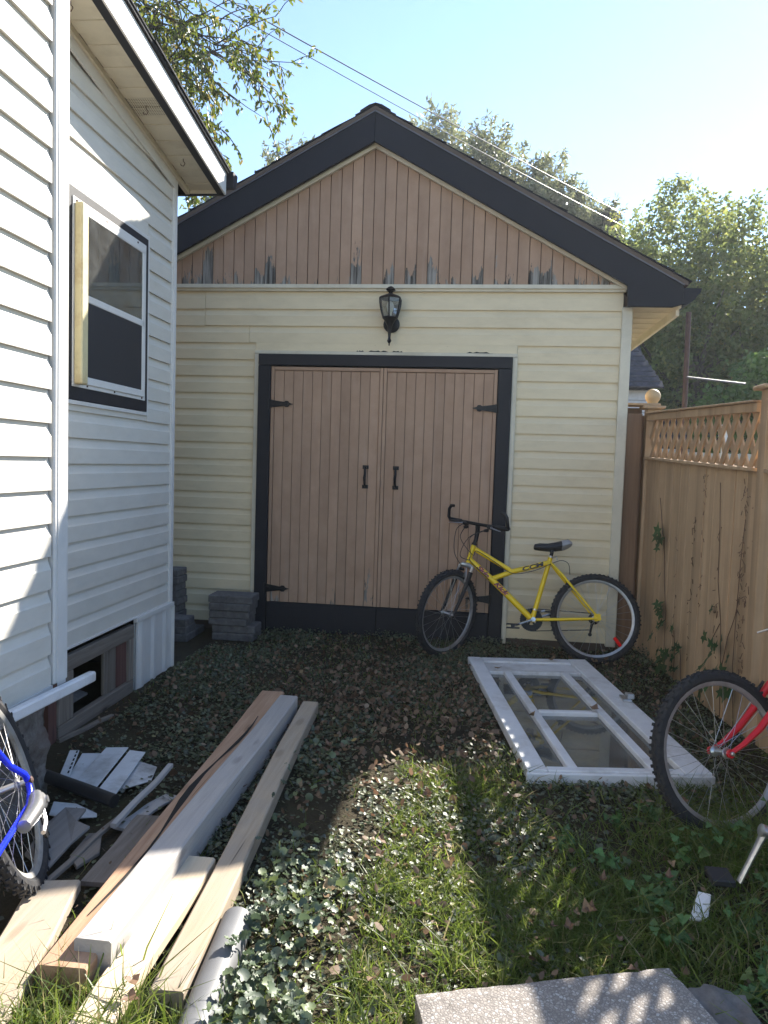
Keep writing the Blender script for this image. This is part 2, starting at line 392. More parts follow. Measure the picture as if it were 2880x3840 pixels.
# rake boards (front face 10 cm ahead of the wall)
AX, AT, AL = -.885, 4.193, 3.965
right = [(AX,5.90,AT),(1.502,5.90,2.862),(1.502,5.90,2.722),(1.43,5.90,2.700),(1.100,5.90,2.703),(1.092,5.90,2.862),(AX,5.90,AL)]
left = [(AX,5.90,AT),(AX,5.90,AL),(-2.86,5.90,2.905),(-2.87,5.90,2.703),(-3.22,5.90,2.703),(-3.27,5.90,2.922)]
m = MB(); m.prism(right, (0,.03,0)); m.build('rake_board', NAVYM, G, bevel=.003)
m = MB(); m.prism([(x-.0015,y,z) for x,y,z in left], (0,.03,0)); m.build('rake_board', NAVYM, G, bevel=.003)
for sx, ex, ez, k in ((1, 1.508, 2.862, .558), (-1, -3.272, 2.922, .533)):
    m = MB(); m.prism([(AX,5.889,AT-.004),(ex,5.889,ez-.004),(ex,5.889,ez+.032),(AX,5.889,AT+.034)], (0,.016,0)); m.build('drip_edge', DRIP, G)
    # strip of cream moulding under the rake board
    e2 = 1.10 if sx > 0 else -2.93
    a = Vector((AX,0,AL)); b = Vector((1.094,0,2.864)) if sx > 0 else Vector((-2.86,0,2.906))
    m = MB(); m.prism([(a.x,5.962,a.z-.022),(b.x,5.962,b.z-.022),(b.x,5.962,b.z+.012),(a.x,5.962,a.z+.012)], (0,.03,0)); m.build('rake_moulding', CREAMT, G)
    m = MB(); m.prism([(a.x,5.93,a.z+.02),(b.x,5.93,b.z+.02),(b.x,5.93,b.z+.03),(a.x,5.93,a.z+.03)], (0,.09,0)); m.build('rake_soffit', CREAMT, G)
# roof deck + shingle courses
for sx, ex, ez in ((1, 1.53, 2.886), (-1, -3.29, 2.946)):
    a = Vector((AX, 5.885, AT+.036)); b = Vector((ex, 5.885, ez)); d = (b-a)
    m = MB(); m.prism([a, b, b+Vector((0,0,-.03)), a+Vector((0,0,-.03))], (0,5.3,0)); deck = m.build('roof', CORE, G)
    nrm = Vector((-d.z, 0, d.x)).normalized(); nrm = nrm if nrm.z > 0 else -nrm
    N = 18
    for i in range(N):
        p = a + d*(i/N); q = a + d*min(1.012, (i+1.14)/N); j = random.uniform(-.010, .008); th = .008+random.uniform(0,.007)
        p = p + nrm*.001 + Vector((0,j,0)); q = q + nrm*(.004+random.uniform(0,.005)) + Vector((0,j,0))
        m = MB(); m.prism([p, q, q+nrm*th, p+nrm*.008], (0,5.32,0)); m.build('shingle_course', SHING, deck)
m = MB(); m.prism([Vector((AX,5.879,AT+.060))+Vector(o) for o in ((-.12,0,-.074),(0,0,-.008),(.12,0,-.074),(.12,0,-.060),(.05,0,-.018),(0,0,-.004),(-.05,0,-.018),(-.12,0,-.060))], (0,5.33,0)); m.build('ridge_cap', SHING, G)
# eave on the right: fascia, gutter, soffit
m = MB(); m.box(1.478, 1.500, 5.932, 11.1, 2.702, 2.86); m.box(1.4785, 1.503, 6.0, 11.1, 2.655, 2.7015); m.build('eave_fascia', CREAMT, G)
m = MB()
gp = [(1.504,2.845),(1.635,2.841),(1.630,2.815),(1.600,2.780),(1.585,2.755),(1.535,2.722),(1.504,2.715)]
m.prism([(a,5.905,b) for a,b in gp], (0,.004,0))
prof = [(1.504,2.845),(1.504,2.716),(1.535,2.723),(1.585,2.756),(1.600,2.781),(1.630,2.816),(1.634,2.841),(1.625,2.841),(1.590,2.786),(1.575,2.760),(1.530,2.728),(1.509,2.722),(1.509,2.845)]
m.prism([(a,5.909,b) for a,b in prof], (0,5.2,0)); m.build('gutter', NAVYM, G)
for i in range(44):
    y0 = 5.935+i*.115
    m = MB(); m.box(1.157, 1.477, y0, y0+.111, 2.712+.003*(i%2), 2.720); m.build('soffit_panel', SOFF, G)
m = MB(); m.box(1.140,1.156, 6.12, 11.0, .05, 2.71); m.build('side_siding', CREAM, G)

# door frame and doors
m = MB(); m.box(-1.802,-1.699,5.952,6.03,.0,2.225); m.build('door_jamb', NAVY, G, bevel=.004)
m = MB(); m.box(.149,.254,5.952,6.03,.0,2.225); m.build('door_jamb', NAVY, G, bevel=.004)
m = MB(); m.box(-1.802,.254,5.952,6.03,2.2265,2.318); m.build('door_header', NAVY, G, bevel=.004)
for a in ((-1.842,-1.804,.03,2.318),(.256,.294,.03,2.318)):
    m = MB(); m.box(a[0],a[1],5.978,6.03,a[2],a[3]); m.build('door_casing', CREAMT, G, bevel=.003)
m = MB(); m.box(-1.842,.294,5.978,6.03,2.320,2.347); m.build('door_casing', CREAMT, G, bevel=.003)
m = MB(); m.box(-1.70,.15,6.012,6.028,0,2.23); m.build('door_back', DARK, G)
def door(x0, x1, hinge_left, tilt):
    base = MB(); base.box(x0, x1, 5.990, 6.010, .04, 2.218); D = base.build('door', CORE, G)
    n = 11; w = (x1-x0-.056)/n
    for i in range(n):
        a = x0+.028+i*w
        m = MB(); m.box(a+.0016, a+w-.0016, 5.974+random.uniform(-.0015,.0015), 5.9895, .272, 2.186); m.build('board', PEELD, D, bevel=.0025)
    for a, b in ((x0, x0+.0265), (x1-.0265, x1)):
        m = MB(); m.box(a, b, 5.966, 5.9895, .272, 2.218); m.build('edge_trim', PEELT, D, bevel=.002)
    m = MB(); m.prism([(x0+.028,5.965,2.189),(x1-.028,5.965,2.189),(x1-.028,5.965,2.216),(x0+.028,5.965,2.216)], (0,.0245,0)); m.build('edge_trim', PEELT, D, bevel=.002)
    m = MB(); m.box(x0, x1, 5.962, 5.9895, .03, .268); m.build('kick_board', NAVY, D, bevel=.003)
    # strap hinges
    hx = x0-.012 if hinge_left else x1+.012; s = 1 if hinge_left else -1
    for hz in (1.913, .385):
        yb = 5.9575
        m = MB(); pts = [(0,-.030),(.02,-.034),(.06,-.026),(.13,-.017),(.145,-.026),(.165,-.024),(.175,-.010),(.21,0),(.175,.010),(.165,.024),(.145,.026),(.13,.017),(.06,.026),(.02,.034),(0,.030)]
        m.prism([(hx+s*(a-.005), yb, hz+b) for a, b in pts], (0,.006,0))
        m.tube([(hx-s*.003, yb-.004, hz-.045),(hx-s*.003, yb-.004, hz+.045)], .008, 8)
        hg = m.build('hinge', BLACKM, D)
        m = MB()
        for bx in (.03,.09,.155): m.lathe([(.006,0),(.006,-.004),(.002,-.006)], (hx+s*bx, yb, hz), (0,1,0), 8)
        m.build('bolt', BLACKM, hg)
    # pull handle
    px = x1-.122 if hinge_left else x0+.122
    m = MB()
    for pz in (1.417, 1.258):
        m.box(px-.024, px+.024, 5.962, 5.972, pz-.015, pz+.015)
    m.tube([(px,5.965,1.412),(px,5.935,1.402),(px+.002,5.925,1.36),(px-.002,5.924,1.33),(px,5.926,1.30),(px,5.936,1.272),(px,5.965,1.263)], [.008,.009,.010,.012,.010,.009,.008], 8)
    m.build('handle', BLACKM, D, smooth=True)
    return D
door(-1.694, -.768, True, 0); door(-.764, .144, False, 0)

# ------------------------------------------------------------------ wall lantern
L = thing('wall_lantern', (-.722, 5.985, 2.57), 'black coach lantern with clear glass sides mounted above the garage doors', 'lantern')
lx, ly = -.722, 5.905
m = MB(); m.lathe([(.0,.0),(.066,.0),(.066,-.008),(.055,-.016),(.03,-.02)], (lx+.004,5.998,2.568), (0,1,0), 24); m.build('back_plate', BLACKM, L, smooth=True)
m = MB(); m.tube([(lx,5.985,2.56),(lx,5.945,2.55),(lx,ly,2.57),(lx,ly,2.605)], .010, 8); m.build('arm', BLACKM, L, smooth=True)
m = MB(); m.lathe([(.002,2.385),(.006,2.392),(.004,2.400),(.011,2.412),(.018,2.424),(.012,2.438),(.010,2.452),(.014,2.50),(.018,2.535),(.03,2.56),(.05,2.590),(.062,2.602),(.060,2.61),(.02,2.612)], (lx,ly,0), (0,0,1), 12); m.build('base_finial', BLACKM, L, smooth=True)
m = MB(); m.lathe([(.095,2.750),(.097,2.757),(.080,2.768),(.045,2.782),(.020,2.792),(.016,2.800),(.022,2.806),(.040,2.820),(.042,2.825),(.022,2.842),(.008,2.850),(.001,2.851)], (lx,ly,0), (0,0,1), 6); m.build('roof_cap', BLACKM, L)
def lanr(z): return .060+(.092-.060)*math.sin(min(1,(z-2.605)/.145)*math.pi/2)
for k in range(6):
    a0 = math.pi/6+k*math.pi/3; a1 = a0+math.pi/3
    zs = [2.606, 2.64, 2.68, 2.72, 2.752]
    m = MB(); m.tube([(lx+lanr(z)*math.cos(a0), ly+lanr(z)*math.sin(a0), z) for z in zs], .0065, 6); m.build('rib', BLACKM, L)
    m = MB(); vs = []
    for z in zs:
        rr = lanr(z)*.985; vs += [(lx+rr*math.cos(a0), ly+rr*math.sin(a0), z), (lx+rr*math.cos(a1), ly+rr*math.sin(a1), z)]
    m.add(vs, [(2*i, 2*i+1, 2*i+3, 2*i+2) for i in range(4)]); m.build('pane', GLASSL, L)
m = MB(); m.lathe([(.012,2.612),(.014,2.64),(.024,2.665),(.030,2.695),(.022,2.722),(.004,2.735)], (lx,ly,0), (0,0,1), 12); m.build('bulb', m_plain('frosted_bulb', (.75,.75,.72), .3), L, smooth=True)

# ------------------------------------------------------------------ house (local: x out of the recessed wall, y towards the garage, z up)
H = thing('house', (-2.05, 4.84, 0), 'white vinyl sided house with a sloping soffit and a double hung window beside the lane', 'house', rz=R(.9))
def hb(m, name, mat, parent=H, **k): return m.build(name, mat, parent, local=True, **k)
m = MB(); m.box(-4.0,-.02,-2.05,-.02,.47,3.45); hb(m, 'wall', CORE)
m = MB(); m.box(-4.0,.30,-8.0,-2.06,.52,4.5); hb(m, 'wall', CORE)
m = MB(); m.box(-4.0,-.85,-2.3,-.02,-.05,.468); m.box(-.85,-.02,-.05,-.02,-.05,.45); hb(m, 'crawl_darkness', DARK)  # near-black box that paints the darkness inside the crawl space
def h_board(x, y0, y1, z0, h=.1335):
    z0 = z0+random.uniform(-.0012,.0012)
    m = MB(); m.prism([(x-.022+o, y0, z) for o, z in lap(z0, h, .022)], (0, y1-y0, 0)); hb(m, 'siding_board', WHITEV)
# recessed wall
zr = [.465+.1335*k for k in range(22)]
for z in zr:
    top = 3.30-.14*0+.02
    segs = [(-2.04, -.045)]
    if z+.13 > 1.69 and z < 2.79: segs = [(-2.04, -1.425), (-.432, -.045)]
    for a, b in segs:
        if z < 3.20: h_board(0, a, b, z)
        else:
            bb = min(b, (3.31-(z+.05))/.14); 
            if bb > a+.1: h_board(0, a, bb, z)
# pieces of siding above and below the window
m = MB(); m.box(-.018,-.003,-1.425,-.432,1.668,1.700); hb(m, 'siding_board', WHITEV)
m = MB(); m.box(-.018,-.001,-1.425,-.432,2.787,2.870); hb(m, 'siding_board', WHITEV)
def soff_z(y): return 3.31-.14*y
m = MB(); m.prism([(0,-2.04,soff_z(-2.04)-.10),(0,-.05,soff_z(-.05)-.10),(0,-.05,soff_z(-.05)),(0,-2.04,soff_z(-2.04))], (.012,0,0)); hb(m, 'frieze_trim', WHITET)
m = MB(); m.prism([(.0,-2.04,soff_z(-2.04)-.035),(.0,.16,soff_z(.16)-.035),(.0,.16,soff_z(.16)-.003),(.0,-2.04,soff_z(-2.04)-.003)], (.028,0,0)); hb(m, 'soffit_channel', SOFF)
# far corner post
m = MB(); m.box(-.055,.010,-.048,.0,.452,soff_z(0)-.03); m.box(-.05,.004,-.058,-.05,.452,soff_z(0)-.04); hb(m, 'corner_trim', WHITET, bevel=.003)
# soffit panels
t = NT('vented_soffit'); v = t.coords((1,1,1), jitter=False); vm = t.node('ShaderNodeVectorMath', operation='FRACTION'); sc = t.node('ShaderNodeVectorMath', operation='SCALE'); sc.inputs['Scale'].default_value = 75.; t.l.new(v, sc.inputs[0]); t.l.new(sc.outputs[0], vm.inputs[0])
ds = t.node('ShaderNodeVectorMath', operation='DISTANCE'); sp = t.node('ShaderNodeSeparateXYZ'); t.l.new(vm.outputs[0], sp.inputs[0]); cb = t.node('ShaderNodeCombineXYZ'); t.l.new(sp.outputs[0], cb.inputs[0]); t.l.new(sp.outputs[1], cb.inputs[1]); t.l.new(cb.outputs[0], ds.inputs[0]); ds.inputs[1].default_value = (.5,.5,0)
VENT = t.set(t.mix(t.rng(ds.outputs['Value'], .26, .32, 1, 0), (.60,.54,.41), (.05,.04,.03)), .55)
y = -2.3; k = 0
while y < .17:
    y1 = min(y+.082, .175); z0, z1 = soff_z(y), soff_z(y1); s = .004 if k % 2 else 0
    vent = k in (6, 7, 18, 19)
    m = MB(); m.prism([(.029,y+.002,z0-s),(.029,y1-.002,z1-s),(.029,y1-.002,z1+.012),(.029,y+.002,z0+.012)], (.186,0,0)); hb(m, 'soffit_panel', VENT if vent else SOFF)
    y = y1; k += 1
# rake fascia (white face, dark underside), shingle edge, end gutter
za = lambda y, o: soff_z(y)+o
def strip(x0, x1, y0, y1, o0, o1): 
    return MB().prism([(x0,y0,za(y0,o0)),(x0,y1,za(y1,o0)),(x0,y1,za(y1,o1)),(x0,y0,za(y0,o1))], (x1-x0,0,0))
hb(strip(.216,.264,-2.6,.18,-.024,.06), 'fascia_underside', NAVYM)
hb(strip(.265,.277,-2.6,.185,-.028,.115), 'rake_fascia', WHITET)
hb(strip(-4.2,.292,-2.6,.21,.118,.135), 'roof', SHING)
for i in range(9):
    y0 = -2.6+i*.31; hb(strip(-4.2,.300+random.uniform(-.004,.006),y0,y0+.34,.136,.146+random.uniform(0,.004)), 'shingle_course', SHING)
m = MB(); m.box(-4.2,.262,.176,.205,3.255,3.40); hb(m, 'eave_fascia', NAVYM)
m = MB(); m.prism([(-4.2,.207,3.42),(-4.2,.300,3.42),(-4.2,.290,3.36),(-4.2,.255,3.315),(-4.2,.207,3.31)], (4.52,0,0)); hb(m, 'gutter', NAVYM)
m = MB(); m.box(.026,.216,.170,.178,3.262,3.292); hb(m, 'soffit_channel', SOFF)
for (hx, hy) in ((.10,-1.52),(.12,-.75),(.13,-.22)):       # bent wire hooks under the soffit
    z = soff_z(hy)
    m = MB(); m.tube([(hx,hy,z),(hx,hy,z-.018),(hx+.012,hy,z-.034),(hx+.002,hy,z-.05),(hx-.014,hy,z-.045),(hx-.016,hy,z-.034)], .0025, 5); hb(m, 'hook', RUSTB)
# near section wall
for k in range(28):
    z = .500+.1335*k
    h_board(.33, -8.0, -2.062, z)
m = MB(); m.box(.20,.3375,-2.05,-1.945,.50,4.4); hb(m, 'corner_trim', WHITET, bevel=.006)
m = MB(); m.box(.3375,.3405,-2.03,-1.966,.49,4.4); hb(m, 'corner_trim', WHITET, bevel=.003)
m = MB(); m.box(-.02,.21,-2.045,-1.955,.49,4.4); hb(m, 'return_wall', WHITET)
m = MB(); m.box(.310,.335,-8,-2.056,.478,.502); hb(m, 'starter_strip', WHITET)
m = MB(); m.box(-4.2,.60,-8.2,-1.85,4.42,4.55); hb(m, 'upper_roof', SHING)
# window
W_ = MB(); W_.box(-.012,.014,-1.403,-.458,1.722,2.762); win = hb(W_, 'window', NAVY, bevel=.003)
for a in ((-1.428,-1.404,1.70,2.79),(-.457,-.433,1.70,2.79)):
    m = MB(); m.box(-.012,.010,a[0],a[1],a[2],a[3]); hb(m, 'outer_trim', WHITET, win)
for z0, z1 in ((1.700,1.720),(2.764,2.784)):
    m = MB(); m.box(-.012,.010,-1.402,-.459,z0,z1); hb(m, 'outer_trim', WHITET, win)
m = MB()
for a in ((-1.345,-1.262,1.787,2.716),(-.548,-.500,1.787,2.716)): m.box(.015,.019,a[0],a[1],a[2],a[3])
for z0, z1 in ((1.787,1.832),(2.672,2.716)): m.box(.0152,.0193,-1.345,-.500,z0,z1)
hb(m, 'storm_frame', WHITET, win, bevel=.003)
m = MB(); m.box(.0195,.027,-1.262,-.530,2.225,2.262); m.box(.0195,.027,-1.262,-1.222,1.832,2.672); m.box(.0195,.027,-.563,-.523,1.832,2.672); m.box(.0195,.027,-1.262,-.523,1.806,1.846); m.box(.0195,.027,-1.262,-.523,2.655,2.690); hb(m, 'sash_frame', WHITET, win, bevel=.003)
m = MB(); m.box(.0195,.062,-1.332,-1.268,1.800,2.690); hb(m, 'wooden_stop', m_plain('yellowed_paint', (.60,.52,.30), .55, var=.06, scale=14, dirt=(.25,.10,.02), dirt_amt=.5), win, bevel=.006)
m = MB(); m.box(.0215,.0235,-1.222,-.563,2.262,2.655); hb(m, 'pane', GLASSW, win)
m = MB(); m.box(.0215,.0235,-1.222,-.563,1.846,2.225); hb(m, 'insect_screen', SCREEN, win)
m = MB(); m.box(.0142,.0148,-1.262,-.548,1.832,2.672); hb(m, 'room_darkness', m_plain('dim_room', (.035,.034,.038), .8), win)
m = MB(); m.box(.015,.018,-1.25,-.60,2.56,2.60); m.box(.015,.018,-.66,-.615,2.27,2.56); m.box(.015,.0178,-1.25,-.66,2.37,2.395); hb(m, 'inner_sash', WHITET, win)
m = MB()
for sy, sz in ((-1.31,2.70),(-1.0,2.695),(-.62,2.70),(-1.2,1.80),(-.9,1.80),(-.55,1.80)): m.lathe([(.006,.0193),(.006,.023),(.002,.025)], (0,sy,sz), (1,0,0), 6)
hb(m, 'screw', RUSTB, win)
# crawl space opening with an old wooden frame
cs = MB(); cs.box(-.03,.006,-1.44,-.585,.338,.420); crawl = hb(cs, 'crawl_frame', OLDW, bevel=.004)
m = MB(); m.box(-.028,.010,-1.44,-.600,.005,.082); hb(m, 'bottom_rail', OLDW, crawl, bevel=.004)
m = MB(); m.box(-.03,.004,-1.44,-1.290,.083,.337); hb(m, 'stile', OLDWZ, crawl, bevel=.004)
m = MB(); m.box(-.03,.005,-.655,-.588,.083,.337); hb(m, 'stile', OLDWZ, crawl, bevel=.004)
m = MB(); m.box(-.032,-.012,-.932,-.790,.083,.337); hb(m, 'infill_board', OLDWZ, crawl, bevel=.003)
m = MB(); m.box(-.032,-.010,-.788,-.657,.083,.337); hb(m, 'infill_board', OLDRED, crawl, bevel=.003)
m = MB(); m.prism([(-.10,-1.35,.09),(-.10,-.95,.09),(-.35,-.95,.16),(-.35,-1.35,.13)], (0,0,.01)); hb(m, 'loose_slab', PAVER, crawl)
m = MB(); m.box(-.025,.0,-1.52,-1.447,.0,.46); hb(m, 'brown_post', OLDRED)
# ribbed skirting panel
m = MB(); n = 18; pr = []
for i in range(n+1):
    yy = -.56+.56*i/n; pr.append((.004+(.010 if i % 6 in (2,3) else 0), yy))
m.add([(a, b, .0) for a, b in pr]+[(a, b, .425) for a, b in pr], [(i, i+1, n+2+i, n+1+i) for i in range(n)])
m.box(-.012,-.004,-.56,0,0,.43); hb(m, 'skirting_panel', WHITET)
m = MB(); m.box(-.005,.022,-.575,.0,.430,.455); hb(m, 'skirting_channel', WHITET)
m = MB(); m.box(-.03,.026,-.008,.0,.0,.428); hb(m, 'skirting_edge', WHITET)
m = MB(); m.box(-.02,.010,-2.04,-.02,.455,.464); hb(m, 'starter_strip', WHITET)
# loose white trim hanging off the near sill, rough stone footing
m = MB(); m.beam((.385,-2.62,.505),(.385,-1.83,.478), .035, .045, bev=.006); hb(m, 'loose_trim', WHITEP)
def rough_block(name, x0,x1,y0,y1,z0,z1, mat, parent=None, amp=.03, freq=5., step=.035, local=False, seed=0):
    bm = bmesh.new(); bmesh.ops.create_cube(bm, size=1.0)
    for v in bm.verts: v.co = Vector((x0+(v.co.x+.5)*(x1-x0), y0+(v.co.y+.5)*(y1-y0), z0+(v.co.z+.5)*(z1-z0)))
    cuts = max(3, int(max(x1-x0,y1-y0,z1-z0)/step)); cuts = min(cuts, 34)
    bmesh.ops.subdivide_edges(bm, edges=bm.edges[:], cuts=cuts, use_grid_fill=True)
    bm.normal_update()
    for v in bm.verts:
        p = v.co*freq+Vector((seed*7.7,seed*3.1,0)); d = mnoise.fractal(p, .9, 2.1, 4)*amp + mnoise.noise(p*4)*amp*.35
        v.co += v.normal*d
    mb = MB(); mb.v = [tuple(v.co) for v in bm.verts]; bm.verts.index_update(); mb.f = [tuple(v.index for v in f.verts) for f in bm.faces]; bm.free()
    return mb.build(name, mat, parent, local=local, smooth=True)
t = NT('rubble_footing'); v = t.coords((1,1,1)); n = t.noise(v, 14, 8, .75); n2 = t.noise(v, 4, 4, .6)
c = t.ramp(n, [(.3,(.07,.06,.055)),(.5,(.19,.175,.165)),(.75,(.32,.30,.29))]); c = t.mix(t.rng(n2,.5,.65,0,.6), c, (.14,.085,.06)); t.bump(n, 1.0, .02); RUBBLE = t.set(c, .95, 0, .2)
rough_block('stone_footing', .02,.275,-3.6,-1.99,-.05,.475, RUBBLE, H, .035, 6., local=True)

# ------------------------------------------------------------------ fence along the right
TH = R(6.5); FO = Vector((1.35,6.0,0)); FD = Vector((math.sin(TH),-math.cos(TH),0)); FN = Vector((math.cos(TH),math.sin(TH),0))
F = thing('fence', (1.35,6.0,0), 'tan stained board fence with a lattice top and a ball capped post', 'fence')
def fp(s, c, z): return FO+FD*s+FN*c+Vector((0,0,z))
def latb(s): return 1.548-.045*s
def railt(s): return 1.902-.030*s
s = -.06; k = 0
while s < 3.55:
    w = .137; j = random.uniform(-.004,.004); m = MB()
    if not (1.70 < s+w/2 < 1.80):
        m.prism([fp(s+.0015,.0+j,-.03),fp(s+w-.0015,.0+j,-.03),fp(s+w-.0015,.0+j,latb(s+w)),fp(s+.0015,.0+j,latb(s))], FN*.019); m.build('fence_board', FENCE, F, bevel=.004)
    s += w
for (a, b) in ((-.05,1.70),(1.84,3.5)):
    m = MB(); m.beam(fp(a,-.010,railt(a)-.026), fp(b,-.010,railt(b)-.026), .036, .052); m.build('top_rail', FENCE, F, bevel=.003)
    m = MB(); m.beam(fp(a,-.008,railt(a)+.007), fp(b,-.008,railt(b)+.007), .085, .012); m.build('top_cap', FENCE, F, bevel=.003)
    m = MB(); m.beam(fp(a,.018,latb(a)+.010), fp(b,.018,latb(b)+.010), .110, .020); m.build('mid_ledge', FENCE, F, bevel=.002)
    m = MB(); m.beam(fp(a,.035,.30), fp(b,.035,.30), .035, .085); m.build('back_rail', FENCE, F)
    # diagonal lattice slats, two crossing layers
    for layer, sg in ((0, 1), (1, -1)):
        q = a-.35
        while q < b+.35:
            z0, z1 = latb(max(a,min(b,q)))+.004, railt(max(a,min(b,q)))-.040
            e0, e1 = (q, q+.20) if sg > 0 else (q+.20, q)
            sl = (z1-z0)/(e1-e0); lo, hi = min(e0,e1), max(e0,e1)
            l2, h2 = max(lo, a), min(hi, b)
            if h2-l2 > .03:
                p0 = fp(l2, .012+.0105*layer, z0+sl*(l2-e0)); p1 = fp(h2, .012+.0105*layer, z0+sl*(h2-e0))
                m = MB(); m.beam(p0, p1, .046, .010, upv=FN); m.build('lattice_slat', FENCE, F)
            q += .124
pc = fp(-.11,.03,0)
def post(c, top, ball=True):
    m = MB(); m.box(c.x-.048,c.x+.048,c.y-.048,c.y+.048,0,top); m.build('post', FENCE, F, bevel=.004)
    m = MB(); m.box(c.x-.085,c.x+.085,c.y-.085,c.y+.085,top+.001,top+.024); m.build('post_cap', FENCE, F, bevel=.006)
    if ball:
        m = MB(); pr = [(.02,0),(.044,.001),(.044,.012),(.036,.02),(.040,.03)]+[(.060*math.cos(a), .078+.058*math.sin(a)) for a in np.linspace(-.8,1.5,9)]
        m.lathe(pr, (c.x,c.y,top+.025), (0,0,1), 20); m.build('ball_finial', m_plain('pale_turned_wood', (.52,.36,.19), .6, var=.08), F, smooth=True)
post(pc, 1.945); 
c2 = fp(1.77,.03,0); post(c2, 1.915, False)
c3 = fp(3.55,.03,0); post(c3, 1.86, False)
# closing board between post and garage, with the gate header behind
m = MB(); m.box(1.165,1.285,6.055,6.075,-.02,1.905); m.build('closing_board', FENCED, F, bevel=.002)
m = MB(); m.box(1.165,1.33,6.165,6.185,.03,1.90); m.build('closing_board', FENCED, F)  # extra dark board added behind to block a bright gap
m = MB(); m.box(1.165,1.30,6.16,6.20,1.905,1.957); m.build('gate_rail', FENCED, F)
m = MB(); m.box(1.16,1.42,6.06,6.22,1.9705,1.990); m.build('cap_board', FENCE, F, bevel=.004)

# ------------------------------------------------------------------ loose aluminium storm door lying on the ground
Wd = thing('storm_door', (.62,4.4,0), 'white storm door frame with four glass panes lying flat on the weeds', 'door')
cA, cB, cC, cD = Vector((.08,5.346,0)), Vector((.947,5.47,0)), Vector((1.13,3.50,0)), Vector((.289,3.369,0))
ex = ((cB-cA)+(cC-cD)).normalized(); ey = ((cA-cD)+(cB-cC)).normalized(); ey = (ey-ex*ey.dot(ex)).normalized()
o0 = cD.copy(); DW, DL = .862, 1.985
def dp(u, v, z): return o0+ex*u+ey*v+Vector((0,0,z))
def dbox(u0,u1,v0,v1,z0,z1,name,mat=WHITEP,parent=Wd,bevel=.004):
    m = MB(); m.prism([dp(u0,v0,z0),dp(u1,v0,z0),dp(u1,v1,z0),dp(u0,v1,z0)], (0,0,z1-z0)); return m.build(name, mat, parent, bevel=bevel)
dbox(0,.095,.0,DL,.02,.072,'stile'); dbox(DW-.13,DW,.0,DL,.02,.072,'stile')
dbox(.097,DW-.132,0,.048,.02,.070,'rail'); dbox(.097,DW-.132,DL-.10,DL,.02,.070,'rail')
dbox(.097,DW-.132,DL-.30,DL-.102,.02,.058,'kick_panel'); dbox(.097,DW-.132,DL-.345,DL-.302,.02,.066,'rail')
dbox(.200,.248,.05,DL-.347,.02,.069,'mullion'); dbox(.590,.640,.05,DL-.347,.02,.069,'mullion')
dbox(.250,.588,.82,.862,.02,.068,'crossbar')
dbox(.098,.198,.05,DL-.347,.040,.044,'pane',GLASSD,bevel=0); dbox(.642,.730,.05,DL-.347,.040,.044,'pane',GLASSD,bevel=0)
dbox(.250,.588,.05,.818,.040,.044,'pane',GLASSD,bevel=0); dbox(.250,.588,.864,DL-.347,.040,.044,'pane',GLASSD,bevel=0)
dbox(-.006,DW+.006,-.02,-.002,.0,.062,'edge_frame'); dbox(DW+.002,DW+.012,0,DL,.0,.05,'edge_frame')
m = MB(); m.prism([dp(.80,1.02,.073),dp(.85,1.0,.073),dp(.86,1.10,.073),dp(.81,1.12,.073)], (0,0,.014)); m.prism([dp(.83,1.03,.087),dp(.87,1.02,.087),dp(.87,1.07,.087),dp(.83,1.08,.087)], (0,0,.03)); m.build('latch', CHROME, Wd, bevel=.003)
for (u, v, r_) in ((.12,DL-.33,.03),(.60,DL-.06,.02),(.40,.85,.018)):
    pass

# ------------------------------------------------------------------ lumber and pipe on the left
def plank(name, a, b, w, h, ztop, mat, label, cat='plank', bev=.006, tilt=0.0, ztop2=None):
    a = Vector((a[0],a[1],ztop-h/2)); b = Vector((b[0],b[1],(ztop2 if ztop2 is not None else ztop)-h/2))
    m = MB(); d = b-a; n = 14; L_ = d.length; dn = d.normalized(); sd = dn.cross(Vector((0,0,1))).normalized(); u = sd.cross(dn)
    prof = [(-w/2+bev,-h/2),(w/2-bev,-h/2),(w/2,-h/2+bev),(w/2,h/2-bev),(w/2-bev,h/2),(-w/2+bev,h/2),(-w/2,h/2-bev),(-w/2,-h/2+bev)]
    vs = []; ph = random.uniform(0,6)
    for i in range(n+1):
        q = a+dn*(L_*i/n)+sd*(.003*math.sin(i*.5+ph))+u*(.0015*math.sin(i*.8+ph))
        vs += [q+sd*x_+u*(y_+tilt*x_) for x_, y_ in prof]
    fs = [tuple(range(7,-1,-1)), tuple(range(n*8,n*8+8))]
    for i in range(n):
        for k in range(8): fs.append((i*8+k, i*8+(k+1)%8, (i+1)*8+(k+1)%8, (i+1)*8+k))
    m.add(vs, fs)
    o = m.build(name, mat, None); o['label'] = label; o['category'] = cat; return o
plank('timber_beam', (-1.020,1.735), (-1.120,4.13), .135, .10, .115, CEDAR, 'long reddish timber beam with a deep lengthwise crack, leftmost of the long lumber', 'beam', ztop2=.105)
plank('timber_beam', (-.972,1.80), (-.998,4.01), .105, .125, .150, PINEG, 'long pale grey timber lying against the cracked red beam', 'beam', ztop2=.125)
plank('wood_plank', (-.735,1.735), (-.885,4.06), .092, .070, .085, PINE2, 'long tan timber nearest the ivy, its sawn end facing the viewer', 'plank')
plank('wood_plank', (-.868,1.42), (-.888,2.375), .102, .042, .085, PINE, 'short fresh pine board with a corner knot, wedged between two long timbers', 'plank', ztop2=.078)
plank('wood_plank', (-1.105,1.40), (-1.280,2.150), .150, .042, .082, PINE2, 'thick blond pine plank under the blue bicycle wheel', 'plank')
